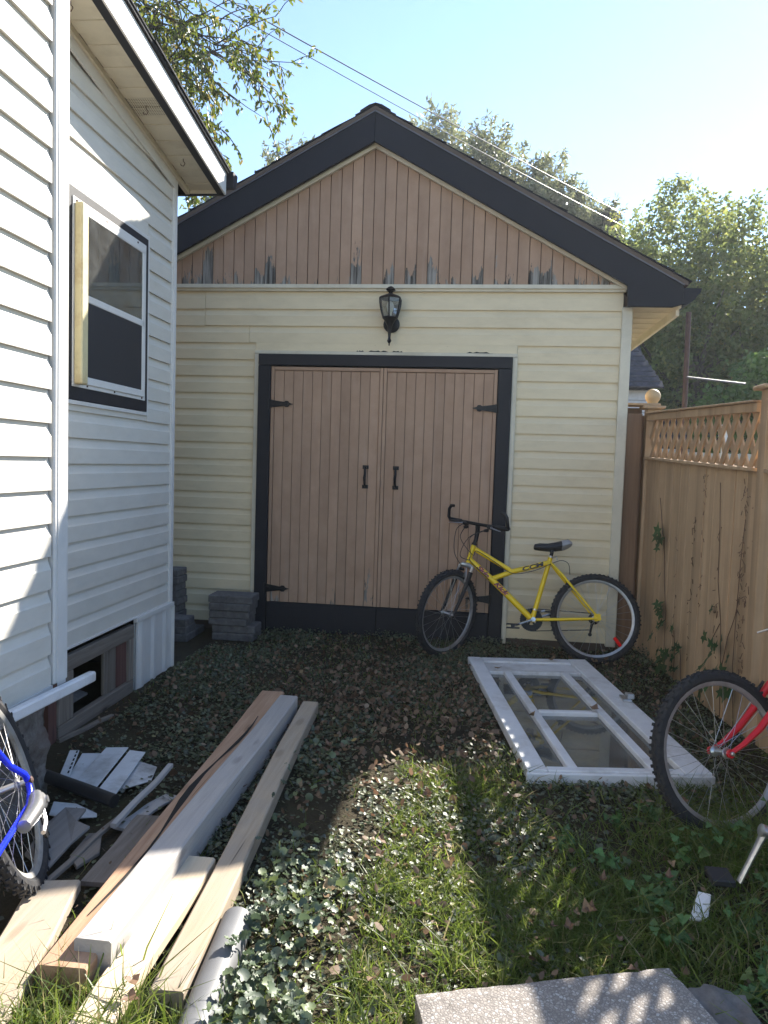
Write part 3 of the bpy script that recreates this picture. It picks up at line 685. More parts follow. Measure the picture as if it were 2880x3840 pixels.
# the crack: a raised splinter edge and a dark slot
m = MB(); cr = []
for i in range(15):
    f = i/14; y = 1.95+f*1.75; x = -1.02-.042*(y-1.735)-.012+.018*math.sin(f*9)+.05*(f-.5)
    cr.append((x, y, .1165-.0042*(y-1.735), .002+.011*math.sin(math.pi*f)*(0.7+.5*math.sin(f*17))))
m.add([(x-w,y,z) for x,y,z,w in cr]+[(x+w,y,z) for x,y,z,w in cr], [(i,15+i,16+i,i+1) for i in range(14)])
crk = m.build('crack', DARK, bpy.data.objects['timber_beam'])
m = MB(); m.tube([(-.580,1.30,.055),(-.628,1.70,.055),(-.660,2.085,.055)], .048, 20, cap=False); m.tube([(-.660,2.085,.055),(-.628,1.70,.055),(-.580,1.30,.055)], .042, 20, cap=False); tag(m.build('drain_pipe', ABS, None, smooth=True), 'smooth grey plastic pipe lying beside the round leaved ivy', 'pipe')
m = MB(); m.tube([(-1.76,2.86,.085),(-1.55,2.79,.075),(-1.385,2.735,.065)], .027, 16); tag(m.build('drain_pipe', ABSB, None, smooth=True), 'black plastic pipe lying across the white siding scraps', 'pipe')
# scraps
SCRAP = m_plain('dirty_white_vinyl', (.62,.62,.62), .5, var=.08, scale=9, dirt=(.16,.13,.10), dirt_amt=.75)
def slab(name, pts, z, th, mat, label, cat, bev=.002, tilt=None):
    m = MB(); n = len(pts); zz = [z]*n if tilt is None else tilt
    m.prism([(p[0],p[1],zz[i]) for i, p in enumerate(pts)], (0,0,th)); o = m.build(name, mat, None, bevel=bev); tag(o, label, cat); return o
slab('siding_scrap', [(-1.69,3.25),(-1.585,3.265),(-1.53,2.865),(-1.655,2.905)][::-1], .055, .006, SCRAP, 'widest white siding scrap under the black pipe', 'siding scrap', tilt=[.04,.05,.062,.058])
slab('siding_scrap', [(-1.578,3.262),(-1.497,3.258),(-1.433,2.83),(-1.522,2.862)][::-1], .05, .006, SCRAP, 'white siding scrap right of the widest one, touching the pipe end', 'siding scrap', tilt=[.042,.035,.048,.050])
slab('siding_scrap', [(-1.785,3.205),(-1.70,3.222),(-1.66,2.91),(-1.70,2.90)][::-1], .035, .006, SCRAP, 'torn white siding scrap at the left of the scrap heap', 'siding scrap', tilt=[.03,.03,.04,.04])
o = slab('siding_scrap', [(-1.815,3.15),(-1.772,3.157),(-1.68,2.905),(-1.722,2.895)][::-1], .06, .005, SCRAP, 'narrow slotted white nailing strip beside the stone footing', 'siding scrap', tilt=[.055,.055,.075,.075])
m = MB()
for i in range(6):
    a = Vector((-1.776,3.145,.0815)).lerp(Vector((-1.70,2.93,.064)), i/6); d_ = Vector((.09,-.25,-.018)).normalized(); m.beam(a, a+d_*.022, .007, .001)
m.build('nail_slot', DARK, o)
slab('siding_scrap', [(-1.50,3.20),(-1.40,3.17),(-1.36,3.02),(-1.42,2.93),(-1.46,2.90)][::-1], .02, .005, SCRAP, 'ragged dirty white siding scrap in the dead leaves', 'siding scrap', tilt=[.02,.03,.025,.022,.028])
slab('siding_scrap', [(-1.66,2.76),(-1.55,2.74),(-1.44,2.70),(-1.42,2.66),(-1.52,2.63),(-1.62,2.66)][::-1], .02, .005, SCRAP, 'splintered white siding scrap on the near side of the black pipe', 'siding scrap', tilt=[.02,.028,.03,.022,.035,.024])
slab('board_offcut', [(-1.54,2.64),(-1.455,2.645),(-1.43,2.53),(-1.36,2.50),(-1.375,2.40),(-1.36,2.22),(-1.49,2.30),(-1.545,2.49)][::-1], .05, .012, m_wood('grey_plywood', (.20,.18,.165),(.31,.285,.265),'y',.9,30,.4,knots=False), 'broken grey plywood piece right behind the blue bicycle wheel', 'offcut', tilt=[.05,.06,.06,.06,.07,.07,.06,.06])
slab('board_offcut', [(-1.375,2.52),(-1.33,2.53),(-1.27,2.40),(-1.30,2.30),(-1.36,2.36)][::-1], .03, .014, OLDW, 'small grey board offcut beside the plywood piece', 'offcut', tilt=[.03]*5)
plank('wood_strip', (-1.293,2.545), (-1.287,3.06), .024, .018, .075, PINEG, 'thin pale wooden strip pointing from the offcuts towards the grass', 'wood strip', .002, ztop2=.095)
plank('wood_strip', (-1.29,2.585), (-1.215,2.90), .062, .012, .040, PINEG, 'flat whitish lath between the thin strip and the cracked beam', 'wood strip', .002, ztop2=.035)
plank('wood_strip', (-1.345,2.10), (-1.32,2.66), .020, .016, .055, OLDW, 'dark narrow lath lying along the plywood edge', 'wood strip', .002)
plank('wood_plank', (-1.18,2.20), (-1.205,2.66), .095, .016, .060, OLDW, 'short weathered brown board left of the cracked beam', 'plank', .003)
plank('wood_strip', (-2.01,3.38), (-1.93,3.78), .022, .02, .03, OLDW, 'grey stick on the ground under the crawl space frame', 'wood strip', .002)

# ------------------------------------------------------------------ paver stacks
def paver(x0, x1, y0, y1, z0, z1, label, rz=0.0, rough=0):
    cx, cy = (x0+x1)/2, (y0+y1)/2; w, d = (x1-x0)/2, (y1-y0)/2; m = MB(); b = .006
    pts = []
    for sx, sy in ((-1,-1),(1,-1),(1,1),(-1,1)): pts.append((sx*w+random.uniform(-.004,.004), sy*d+random.uniform(-.004,.004)))
    c_, s_ = math.cos(rz), math.sin(rz)
    m.prism([(cx+a*c_-e*s_, cy+a*s_+e*c_, z0) for a, e in pts], (random.uniform(-.003,.003), random.uniform(-.003,.003), z1-z0-.001))
    tag(m.build('paver', PAVER, None, bevel=.006), label, 'paver', 'pavers stacked by the garage wall')
od = ['topmost','second from the top','third from the top','fourth from the top','fifth from the top','sixth from the top','seventh from the top','eighth from the top','lowest']
lay = [(-2.04,-1.70,-1),(-2.045,-1.695,1),(-2.075,-1.755,-2),(-2.07,-1.745,1),(-2.075,-1.735,0),(-2.08,-1.725,2)]
z = .0
for i, (a, b, rz) in enumerate(lay):
    hgt = .061 if i != 2 else .056
    paver(a, b, 5.63+.01*(i%2), 5.86, z, z+hgt, 'grey paver, %s in the free stack beside the door frame' % od[5-i], R(rz)); z += hgt
for i in range(3):
    paver(-2.60, -2.20-.006*i, 5.50+.006*i, 5.70, i*.060, i*.060+.060, 'grey paver, %s of three stacked beside the white skirting' % ['lowest','middle','topmost'][i], R(random.uniform(-1,1)))
paver(-2.62, -2.205, 5.715, 5.915, 0, .058, 'grey paver lying alone on the ground between the paver stacks', 0)
z = 0.059
for i in range(8):
    paver(-2.70, -2.372-.008*(i%3), 5.74, 5.94, z, z+.059, 'grey paver, %s in the tall stack half hidden by the house corner' % od[7-i], R(random.uniform(-1.5,1.5))); z += .059

# ------------------------------------------------------------------ exposed aggregate slab, stone, small white bit
t = NT('exposed_aggregate'); v = t.coords((1,1,1)); vo = t.node('ShaderNodeTexVoronoi'); t.l.new(v, vo.inputs['Vector']); vo.inputs['Scale'].default_value = 115
sepc = t.node('ShaderNodeSeparateColor'); t.l.new(vo.outputs['Color'], sepc.inputs[0])
peb = t.ramp(sepc.outputs[0], [(.0,(.23,.205,.185)),(.35,(.30,.27,.245)),(.7,(.34,.31,.285)),(.92,(.44,.42,.40))])
vo2 = t.node('ShaderNodeTexVoronoi', feature='DISTANCE_TO_EDGE'); t.l.new(v, vo2.inputs['Vector']); vo2.inputs['Scale'].default_value = 115; msk = t.rng(vo2.outputs['Distance'], .04, .16, 1, 0); n = t.noise(v, 5, 5, .7)
c = t.mix(msk, peb, (.20,.18,.165)); c = t.mix(t.rng(n,.56,.66,0,.6), c, (.10,.09,.08))
t.bump(t.rng(vo2.outputs['Distance'], 0, .25), .35, .004); AGG = t.set(c, .9, 0, .25)
m = MB(); P4 = [(-.100,1.812),(.580,2.030),(.80,1.42),(.06,1.20)]
top = [Vector((a,b,.098)) for a,b in P4]
N = 22; vs = []
for j in range(N+1):
    for i in range(N+1):
        p = top[3].lerp(top[2], i/N).lerp(top[0].lerp(top[1], i/N), j/N)
        e = .006 if (i in (0,N) or j in (0,N)) else 0
        vs.append(p+Vector((mnoise.noise(p*22)*e, mnoise.noise(p*22+Vector((5,0,0)))*e, mnoise.noise(p*3)*.003-e*.6)))
fs = [(j*(N+1)+i, j*(N+1)+i+1, (j+1)*(N+1)+i+1, (j+1)*(N+1)+i) for j in range(N) for i in range(N)]
m.add(vs, fs); rim_i = [i for i in range(N+1)]+[(j)*(N+1)+N for j in range(1,N+1)]+[N*(N+1)+i for i in range(N-1,-1,-1)]+[j*(N+1) for j in range(N-1,0,-1)]
vb = [vs[i]+Vector((0,0,-.098)) for i in rim_i]; off = len(vs); m.add(vb, [])
m.f += [(rim_i[k], off+k, off+(k+1)%len(rim_i), rim_i[(k+1)%len(rim_i)]) for k in range(len(rim_i))]
tag(m.build('concrete_slab', AGG, None), 'pebbly exposed aggregate concrete slab in the foreground grass', 'slab')
tag(rough_block('broken_stone', .605,.76,1.74,1.97,-.01,.085, PAVER, None, .03, 9, .02, seed=3), 'rough grey broken stone at the right edge of the concrete slab', 'stone')
slab('white_shard', [(.735,2.385),(.79,2.38),(.825,2.47),(.79,2.49)], .02, .01, WHITEP, 'small white plastic shard poking out of the grass', 'shard', tilt=[.02,.025,.06,.055])

# ------------------------------------------------------------------ bicycles
def wheel(parent, c, n, Rt=.335, tr=.024, spokes=28, knobs=64, hubw=.045, rim=RIMM):
    c = Vector(c); n = Vector(n).normalized(); a = Vector((0,0,1)) if abs(n.z) < .9 else Vector((1,0,0))
    x = n.cross(a).normalized(); y = n.cross(x)
    ri = Rt-2*tr
    m = MB(); m.lathe([(ri+.004,-.013),(ri+.004,.013),(ri-.004,.012),(ri-.014,.006),(ri-.014,-.006),(ri-.004,-.012)], c, n, 48, closed=True)
    w = m.build('wheel', rim, parent, smooth=True)
    m = MB(); pr = [(Rt-tr+tr*math.cos(t_), tr*.95*math.sin(t_)) for t_ in np.linspace(0, 2*math.pi, 10, endpoint=False)]
    m.lathe(pr, c, n, 48, closed=True)
    for k in range(knobs):
        t_ = 2*math.pi*k/knobs; er = x*math.cos(t_)+y*math.sin(t_); et = n.cross(er)
        for off, wd in (((-.012,.010),(.012,.010)) if k % 2 else ((0,.013),)):
            p = c+er*(Rt-.002)+n*off; m.beam(p-et*.006, p+et*.006, wd, .010, upv=er)
        if k % 2 == 0:
            for sg in (-1, 1):
                p = c+er*(Rt-.010)+n*sg*tr*.88; m.beam(p-er*.007, p+er*.007, .008, .005, upv=n)
    m.build('tyre', RUBBER, w)
    m = MB(); m.lathe([(.004,-hubw-.018),(.009,-hubw-.016),(.009,-hubw),(.022,-hubw+.004),(.022,-hubw+.010),(.012,-hubw+.016),(.012,hubw-.016),(.022,hubw-.010),(.022,hubw-.004),(.009,hubw),(.009,hubw+.016),(.004,hubw+.018)], c, n, 14); m.build('hub', CHROME, w, smooth=True)
    for k in range(spokes):
        t_ = 2*math.pi*k/spokes; sd = 1 if k % 2 else -1; ta = t_+(.55 if (k//2) % 2 else -.55)
        p0 = c+(x*math.cos(ta)+y*math.sin(ta))*.021+n*sd*(hubw-.007); p1 = c+(x*math.cos(t_)+y*math.sin(t_))*(ri-.006)
        m = MB(); m.tube([p0, p1], .0011, 3, cap=False); m.build('spoke', CHROME, w)
    return w

def text_part(body, size, mat, parent, pos, ex_, ey_, shear=0., bold=0., depth=.0006, sx=1.):
    cu = bpy.data.curves.new('lettering', 'FONT'); cu.body = body; cu.size = size; cu.shear = shear; cu.offset = bold; cu.extrude = depth
    cu.align_x = 'CENTER'; cu.align_y = 'CENTER'
    ob = bpy.data.objects.new('lettering', cu); COL.objects.link(ob)
    dg = bpy.context.evaluated_depsgraph_get(); me = bpy.data.meshes.new_from_object(ob.evaluated_get(dg)); bpy.data.objects.remove(ob)
    ex_ = Vector(ex_).normalized(); ez_ = ex_.cross(Vector(ey_)).normalized(); ey_ = ez_.cross(ex_)
    mt = Matrix((ex_*sx, ey_, ez_)).transposed().to_4x4(); mt.translation = Vector(pos)-rootof(parent).location
    me.transform(mt); me.materials.clear(); me.materials.append(mat)
    o = bpy.data.objects.new('lettering', me); return link(o, parent)

def cable(parent, pts, r=.0028, name='cable', mat=BLACKP):
    # smooth the polyline (Catmull-Rom)
    P_ = [Vector(p) for p in pts]; out = []
    for i in range(len(P_)-1):
        a, b, c_, d_ = P_[max(i-1,0)], P_[i], P_[i+1], P_[min(i+2,len(P_)-1)]
        for k in range(5):
            t_ = k/5; out.append(.5*((2*b)+(c_-a)*t_+(2*a-5*b+4*c_-d_)*t_*t_+(3*b-a-3*c_+d_)*t_**3))
    out.append(P_[-1]); m = MB(); m.tube(out, r, 5); return m.build(name, mat, parent, smooth=True)

# --- yellow bicycle leaning on the garage
RC = Vector((.937,5.66,.338)); FWD = Vector((-.998,-.062,0)); SIDE = Vector((.062,-.998,0)); LN = R(14)
UPV = Vector((0,0,1))*math.cos(LN)-SIDE*math.sin(LN); LEFT = UPV.cross(FWD).normalized()
YB = thing('bicycle', (.4,5.55,0), 'yellow mountain bicycle with a black saddle leaning on the garage front', 'bicycle')
def yb(u, w, c=0.): return RC+FWD*u+UPV*w+LEFT*c
def tube_part(name, pts, r, mat, parent, n=10, flat=1.0): m = MB(); m.tube(pts, r, n, flat=flat); return m.build(name, mat, parent, smooth=True)
tube_part('head_tube', [yb(.966,.375),yb(.920,.528)], .0185, YELLOW, YB)
tube_part('down_tube', [yb(.955,.412),yb(.78,.262),yb(.471,-.029)], [.021,.0235,.0235], YELLOW, YB)
tube_part('top_tube', [yb(.912,.490),yb(.64,.338)], [.020,.018], YELLOW, YB)
tube_part('brace_tube', [yb(.775,.268),yb(.62,.330),yb(.50,.362),yb(.342,.412)], [.019,.020,.020,.019], YELLOW, YB)
tube_part('seat_tube', [yb(.471,-.029),yb(.335,.452)], .0185, YELLOW, YB)
for sd in (-1, 1):
    tube_part('seat_stay', [yb(.335,.405,sd*.018),yb(.25,.31,sd*.045),yb(.0,.012,sd*.062)], [.010,.010,.008], YELLOW, YB)
    tube_part('chain_stay', [yb(.471,-.029,sd*.02),yb(.36,-.025,sd*.045),yb(.0,-.004,sd*.062)], [.011,.012,.009], YELLOW, YB)
    m = MB(); q = [yb(.02,.03,sd*.058),yb(-.022,.034,sd*.058),yb(-.030,-.012,sd*.058),yb(.012,-.026,sd*.058),yb(.03,-.01,sd*.058)]; m.prism(q, LEFT*.006*sd); m.build('dropout', YELLOW, YB)
wheel(YB, yb(0,0), LEFT, .335, .025)
tube_part('bottom_bracket', [yb(.471,-.029,-.04),yb(.471,-.029,.04)], .021, YELLOW, YB, 14)
tube_part('seat_post', [yb(.337,.445),yb(.318,.512)], .0135, BLACKM, YB)
m = MB(); m.lathe([(.020,0),(.020,.014)], yb(.336,.445), yb(.33,.46)-yb(.336,.445), 12); m.tube([yb(.31,.452,.0),yb(.295,.455,.02),yb(.29,.43,.03)], .005, 6); m.build('seat_clamp', CHROME, YB)
# saddle: lofted sections
def loft(secs, name, mat, parent, n=14):
    m = MB(); vs = []
    for (u, w, hw, hh) in secs:
        for k in range(n):
            a = 2*math.pi*k/n; ca, sa = math.cos(a), math.sin(a)
            vs.append(yb(u, w+(sa*hh if sa > 0 else sa*hh*.65), ca*hw*(1-.25*max(0,-sa))))
    fs = [tuple(range(n-1,-1,-1)), tuple(range((len(secs)-1)*n, len(secs)*n))]
    for i in range(len(secs)-1):
        for k in range(n): fs.append((i*n+k, i*n+(k+1)%n, (i+1)*n+(k+1)%n, (i+1)*n+k))
    m.add(vs, fs); return m.build(name, mat, parent, smooth=True)
sad = loft([(.464,.518,.012,.014),(.456,.520,.024,.028),(.42,.520,.030,.036),(.36,.518,.036,.038),(.30,.524,.054,.044),(.245,.536,.072,.048),(.205,.548,.075,.040),(.184,.552,.057,.020)], 'saddle', BLACKP, YB)
loft([(.258,.534,.0720,.0475),(.243,.537,.0745,.0500),(.205,.549,.0775,.0425),(.182,.553,.0595,.0220)], 'grey_panel', m_plain('saddle_grey', (.32,.32,.33), .5), sad)
m = MB()
for sd in (-1,1): m.tube([yb(.40,.51,sd*.02),yb(.33,.498,sd*.022),yb(.25,.515,sd*.024),yb(.215,.54,sd*.03)], .004, 6)
m.tube([yb(.325,.498,-.03),yb(.325,.498,.03)], .013, 8); m.build('saddle_rail', BLACKM, sad)
# drivetrain (right side is away from the viewer)
def ringgear(r_, c, teeth, th=.003, hole=.6):
    m = MB(); N_ = teeth*2; outer = [yb(.471+math.cos(2*math.pi*k/N_)*(r_+(.004 if k % 2 else 0)), -.029+math.sin(2*math.pi*k/N_)*(r_+(.004 if k % 2 else 0)), c) for k in range(N_)]
    inner = [yb(.471+math.cos(2*math.pi*k/N_)*r_*hole, -.029+math.sin(2*math.pi*k/N_)*r_*hole, c) for k in range(N_)]
    e = LEFT*th; vs = outer+inner+[p+e for p in outer]+[p+e for p in inner]; fs = []
    for k in range(N_):
        j = (k+1) % N_; fs += [(k,j,N_+j,N_+k),(2*N_+k,3*N_+k,3*N_+j,2*N_+j),(k,2*N_+k,2*N_+j,j),(N_+k,N_+j,3*N_+j,3*N_+k)]
    m.add(vs, fs); return m
cr = ringgear(.084,-.048,36).build('chainring', BLACKM, YB); ringgear(.064,-.040,28).build('inner_ring', BLACKM, cr)
m = MB()
for k in range(5): a = 2*math.pi*k/5+.3; m.beam(yb(.471,-.029,-.045), yb(.471+math.cos(a)*.055,-.029+math.sin(a)*.055,-.045), .014, .005, upv=LEFT)
m.build('spider', BLACKM, cr)
def crank(sg, ang, mat, parent, f=yb, bb=(.471,-.029)):
    u, w = bb; du, dw = math.cos(ang), math.sin(ang); c0 = sg*.058
    a = f(u,w,c0); b = f(u+du*.168,w+dw*.168,sg*.070); m = MB(); m.tube([a-LEFT*0, a.lerp(b,.3), b], [.015,.011,.012], 8, flat=.7)
    m.lathe([(.017,-.01),(.017,.012)], a, LEFT, 12); ck = m.build('crank_arm', mat, parent, smooth=True)
    m = MB(); pc_ = f(u+du*.168,w+dw*.168,sg*.12)
    for q in (-.03,.03): m.beam(pc_+FWD*-.045+UPV*0+FWD*0+UPV*q*.45, pc_+FWD*.045+UPV*q*.45, .080, .010, upv=UPV)
    m.beam(pc_-LEFT*.045, pc_+LEFT*.045, .018, .018); m.build('pedal', BLACKP, ck); return ck
crank(1, math.radians(200)-math.pi+math.radians(-40)+math.radians(0), CHROME, YB); crank(-1, math.radians(160), CHROME, YB)
m = MB(); top_ = [yb(.471,.057,-.047),yb(.0,.040,-.047)]; bot_ = [yb(.471,-.113,-.047),yb(.03,-.085,-.047)]
m.tube(top_, .0035, 5); m.tube(bot_, .0035, 5); m.build('chain', BLACKM, YB)
m = MB(); m.lathe([(.018,-.060),(.030,-.058),(.034,-.052),(.044,-.046),(.044,-.040),(.03,-.036)], yb(0,0), LEFT, 18); m.build('cassette', BLACKM, YB)
m = MB(); m.tube([yb(.01,-.03,-.062),yb(.02,-.07,-.055),yb(.03,-.12,-.05)], [.012,.010,.008], 8); m.lathe([(.014,-.005),(.014,.005)], yb(.03,-.12,-.05), LEFT, 10); m.build('derailleur', BLACKM, YB)
m = MB(); m.lathe([(.019,0),(.019,.012)], yb(.452,.04), yb(.44,.085)-yb(.452,.04), 12); m.tube([yb(.44,.05,-.02),yb(.40,.035,-.04),yb(.37,.045,-.045)], .010, 6); m.build('front_derailleur', CHROME, YB)
# rear brake
for sd in (-1,1):
    m = MB(); m.tube([yb(.175,.212,sd*.046),yb(.20,.25,sd*.05),yb(.215,.30,sd*.035)], [.008,.007,.006], 6); m.beam(yb(.165,.235,sd*.026), yb(.205,.205,sd*.026), .012, .010); m.build('rear_brake', BLACKM if sd < 0 else CHROME, YB)
# wheel reflector
m = MB(); m.beam(yb(-.135,-.135,.012), yb(-.183,-.197,.012), .024, .012, upv=LEFT); m.build('reflector', REDR, YB, bevel=.003)
# steering assembly, turned towards the viewer
SO = yb(.962,.387); SA = (yb(.920,.528)-yb(.966,.375)).normalized(); SF = (FWD-SA*FWD.dot(SA)).normalized(); SL = SA.cross(SF)
if SL.dot(LEFT) < 0: SL = -SL
de = R(50); F1 = SF*math.cos(de)+SL*math.sin(de); L1 = SL*math.cos(de)-SF*math.sin(de)
def st(f, l, a): return SO+F1*f+L1*l+SA*a
HUBF = st(.045,0,-.425)
wheel(YB, HUBF, L1, .335, .025)
m = MB(); m.tube([st(.0,-.065,-.045),st(.015,-.03,-.025),st(.015,.03,-.025),st(.0,.065,-.045)], .016, 8, flat=1.2); m.tube([st(0,0,-.03),st(0,0,.01)], .018, 10); m.build('fork_crown', CHROME, YB, smooth=True)
for sd in (-1, 1):
    m = MB(); m.tube([st(.008,sd*.062,-.03),st(.010,sd*.062,-.09)], .013, 8); fl = m.build('stanchion', CHROME, YB, smooth=True)
    m = MB(); m.tube([st(.010,sd*.062,-.075),st(.012,sd*.062,-.12),st(.02,sd*.062,-.26),st(.042,sd*.060,-.425)], [.019,.017,.015,.011], 8); m.build('fork_leg', BLACKP, YB, smooth=True)
    m = MB(); m.tube([st(.03,sd*.05,-.16),st(.04,sd*.055,-.11),st(.045,sd*.035,-.055)], [.008,.007,.005], 6); m.beam(st(.03,sd*.030,-.125), st(.035,sd*.030,-.085), .014, .012); m.build('front_brake', CHROME, YB)
m = MB(); m.tube([st(.05,-.018,-.07),st(.05,.018,-.07)], .012, 8); m.build('brake_bridge', BLACKM, YB)
tube_part('stem', [st(0,0,.145),st(0,0,.19),st(.012,0,.255),st(.035,0,.30)], [.016,.016,.019,.020], BLACKM, YB)
m = MB(); m.lathe([(.021,0),(.021,.018)], st(0,0,.138), SA, 14); m.build('headset', BLACKM, YB)
BARP = [st(.03,-.285,.305),st(.036,-.12,.302),st(.04,0,.300),st(.036,.12,.302),st(.03,.285,.305)]
tube_part('handlebar', BARP, .0125, BLACKM, YB)
for sd in (-1,1):
    tube_part('grip', [st(.03,sd*.285,.305),st(.034,sd*.17,.3035)], .0165, BLACKP, YB)
    tube_part('bar_end', [st(.03,sd*.290,.305),st(.055,sd*.292,.32),st(.085,sd*.285,.375),st(.10,sd*.262,.40),st(.10,sd*.235,.40)], .0125, BLACKP, YB)
    m = MB(); m.tube([st(.03,sd*.14,.298),st(.06,sd*.15,.285),st(.075,sd*.22,.272),st(.072,sd*.255,.268)], [.010,.008,.006,.005], 6, flat=.6); m.build('brake_lever', CHROME, YB, smooth=True)
    m = MB(); m.lathe([(.017,-.02),(.02,-.01),(.02,.01),(.017,.02)], st(.034,sd*.12,.296), L1, 10); m.beam(st(.03,sd*.10,.27), st(.05,sd*.10,.255), .03, .018); m.build('shifter', BLACKP, YB)
cable(YB, [st(.05,-.13,.28),st(.14,-.10,.20),st(.15,-.04,.03),st(.06,-.0,-.05)])
cable(YB, [st(.05,.13,.28),st(.16,.06,.16),st(.12,.0,.02),yb(.955,.40,.03)])
cable(YB, [st(.05,-.10,.26),st(.12,-.05,.15),yb(.93,.44,.03),yb(.90,.475,.022),yb(.76,.395,.022),yb(.66,.325,.024),yb(.58,.312,.026),yb(.45,.345,.026),yb(.34,.395,.026),yb(.26,.425,.03),yb(.205,.40,.03),yb(.195,.32,.03)])
cable(YB, [st(.045,.10,.26),st(.11,.03,.17),yb(.945,.44,.026),yb(.948,.395,.028),yb(.80,.255,.024)])
# lettering
d1 = (yb(.36,.407)-yb(.60,.335)).normalized()
text_part('CCM', .040, DECALB, YB, yb(.475,.3695,.0208), d1, UPV, .15, .0018, sx=1.9)
dd = (yb(.471,-.029)-yb(.955,.412)).normalized()
text_part('Side', .044, DECALB, YB, yb(.852,.322,.0236), dd, UPV, .35, .0004, sx=1.5)
text_part('Kick', .044, DECALB, YB, yb(.715,.199,.0244), dd, UPV, .35, .0004, sx=1.5)
text_part('Side', .044, DECALR, YB, yb(.8505,.3195,.0229), dd, UPV, .35, .0022, sx=1.5)
text_part('Kick', .044, DECALR, YB, yb(.7135,.1965,.0237), dd, UPV, .35, .0022, sx=1.5)

# --- red bicycle at the fence (front wheel, fork and crank are in view)
RB = thing('bicycle', (1.10,2.8,0), 'red bicycle leaning at the fence with its front wheel turned across the storm door', 'bicycle')
n_ = Vector((.404,-.879,.253)).normalized(); cW = Vector((1.039,3.108,.316)); dW = cW+n_*.055
wheel(RB, cW, n_, .328, .024, spokes=32, knobs=76, hubw=.040)
crown = Vector((1.335,3.235,.640)); axs = (crown-cW).normalized()
for sd in (1, -1):
    o_ = n_*.055*sd
    pts = [cW+o_, cW+o_+Vector((.055,.020,.035)), cW+o_+Vector((.125,.055,.090)), cW+o_+Vector((.185,.085,.160)), cW+o_+Vector((.235,.105,.235)), crown+o_*.8]
    tube_part('fork_blade', pts, [.009,.011,.014,.016,.017,.017], REDP, RB)
    m = MB(); q0 = cW+o_; m.lathe([(.018,-.004),(.018,.006)], q0, n_, 8); m.build('dropout', REDP, RB)
    m = MB(); b0 = cW+o_*.9+Vector((.205,.095,.19)); m.tube([b0, b0+Vector((-.01,0,.04)), b0+Vector((.02,.01,.09))], [.010,.009,.006], 6); m.beam(b0+Vector((-.03,-.0,.005)), b0+Vector((.0,.0,.045)), .016, .014); m.build('brake_arm', BLACKM, RB)
m = MB(); m.lathe([(.009,0),(.009,.012),(.006,.016)], dW+n_*.004, n_, 8); m.build('axle_nut', CHROME, RB)
m = MB(); m.tube([crown+n_*.05, crown+axs*.02, crown-n_*.05], .018, 8); m.build('fork_crown', REDP, RB)
hd = Vector((.10,-.17,.95)).normalized()*1.0; ht0 = crown+Vector((.015,-.01,.03)); ht1 = ht0+hd*.14
tube_part('head_tube', [ht0, ht1], .019, REDP, RB)
bbP = Vector((1.10,2.50,.300)); stt = Vector((1.30,2.33,.70)); rdp = Vector((1.20,2.08,.325))
tube_part('down_tube', [ht0+hd*.03, bbP], .019, REDP, RB); tube_part('top_tube', [ht1-hd*.03, stt], .016, REDP, RB); tube_part('seat_tube', [bbP, stt+(stt-bbP).normalized()*.06], .016, REDP, RB)
for sd in (-1,1):
    o_ = Vector((.93,.12,-.35))*.055*sd
    tube_part('chain_stay', [bbP+o_*.4, rdp+o_], .010, REDP, RB); tube_part('seat_stay', [stt+o_*.3, rdp+o_], .009, REDP, RB)
wheel(RB, rdp, Vector((.90,.12,-.40)), .335, .026, spokes=28, knobs=60)
tube_part('stem', [ht1, ht1+hd*.07, ht1+hd*.09+Vector((.08,.03,.0))], .014, CHROME, RB)
hb_ = ht1+hd*.09+Vector((.08,.03,.0)); bd = (n_*1.0); bd.z = .1; bd.normalize()
tube_part('handlebar', [hb_+bd*.28, hb_+bd*.10, hb_, hb_-bd*.10, hb_-bd*.28], .012, CHROME, RB)
tube_part('grip', [hb_+bd*.28, hb_+bd*.16], .016, BLACKP, RB); tube_part('grip', [hb_-bd*.28, hb_-bd*.16], .016, BLACKP, RB)
lv = Vector((1.100,2.97,.846))
tube_part('brake_lever', [lv+Vector((.155,-.06,.055)), lv+Vector((.08,-.035,.035)), lv+Vector((.035,-.012,.018)), lv], [.010,.009,.007,.006], CHROME, RB, 8, .6)
m = MB(); sdl = loft  # saddle of the red bicycle
st1 = stt+(stt-bbP).normalized()*.13
tube_part('seat_post', [stt, st1], .012, CHROME, RB)
m = MB(); fwr = Vector((-.05,1,0)).normalized(); sw = Vector((1,.05,0)).normalized(); vs = []; secs = [(.14,.012,.012),(.12,.025,.022),(.05,.035,.026),(-.03,.06,.03),(-.09,.075,.028),(-.12,.05,.015)]
for (u, hw, hh) in secs:
    for k in range(12): a = 2*math.pi*k/12; vs.append(st1+fwr*u+sw*math.cos(a)*hw+Vector((0,0,.03+math.sin(a)*hh)))
m.add(vs, [tuple(range(11,-1,-1)), tuple(range(60,72))]+[(i*12+k,i*12+(k+1)%12,(i+1)*12+(k+1)%12,(i+1)*12+k) for i in range(5) for k in range(12)]); m.build('saddle', BLACKP, RB, smooth=True)
cb0 = Vector((.985,2.485,.290)); cb1 = Vector((.912,2.475,.118))
m = MB(); m.tube([cb0, cb0.lerp(cb1,.2), cb0.lerp(cb1,.6), cb1], [.019,.0145,.012,.013], 10, flat=.75); m.lathe([(.021,-.012),(.021,.014),(.012,.016)], cb0, Vector((-.93,-.1,.3)), 12); m.tube([cb0, bbP], .016, 8); ck = m.build('crank_arm', CHROME, RB, smooth=True)
m = MB(); pq = cb1+Vector((-.055,.02,.0)); m.beam(pq-Vector((.0,.045,0)), pq+Vector((0,.045,0)), .075, .022); m.build('pedal', BLACKP, ck, bevel=.004)
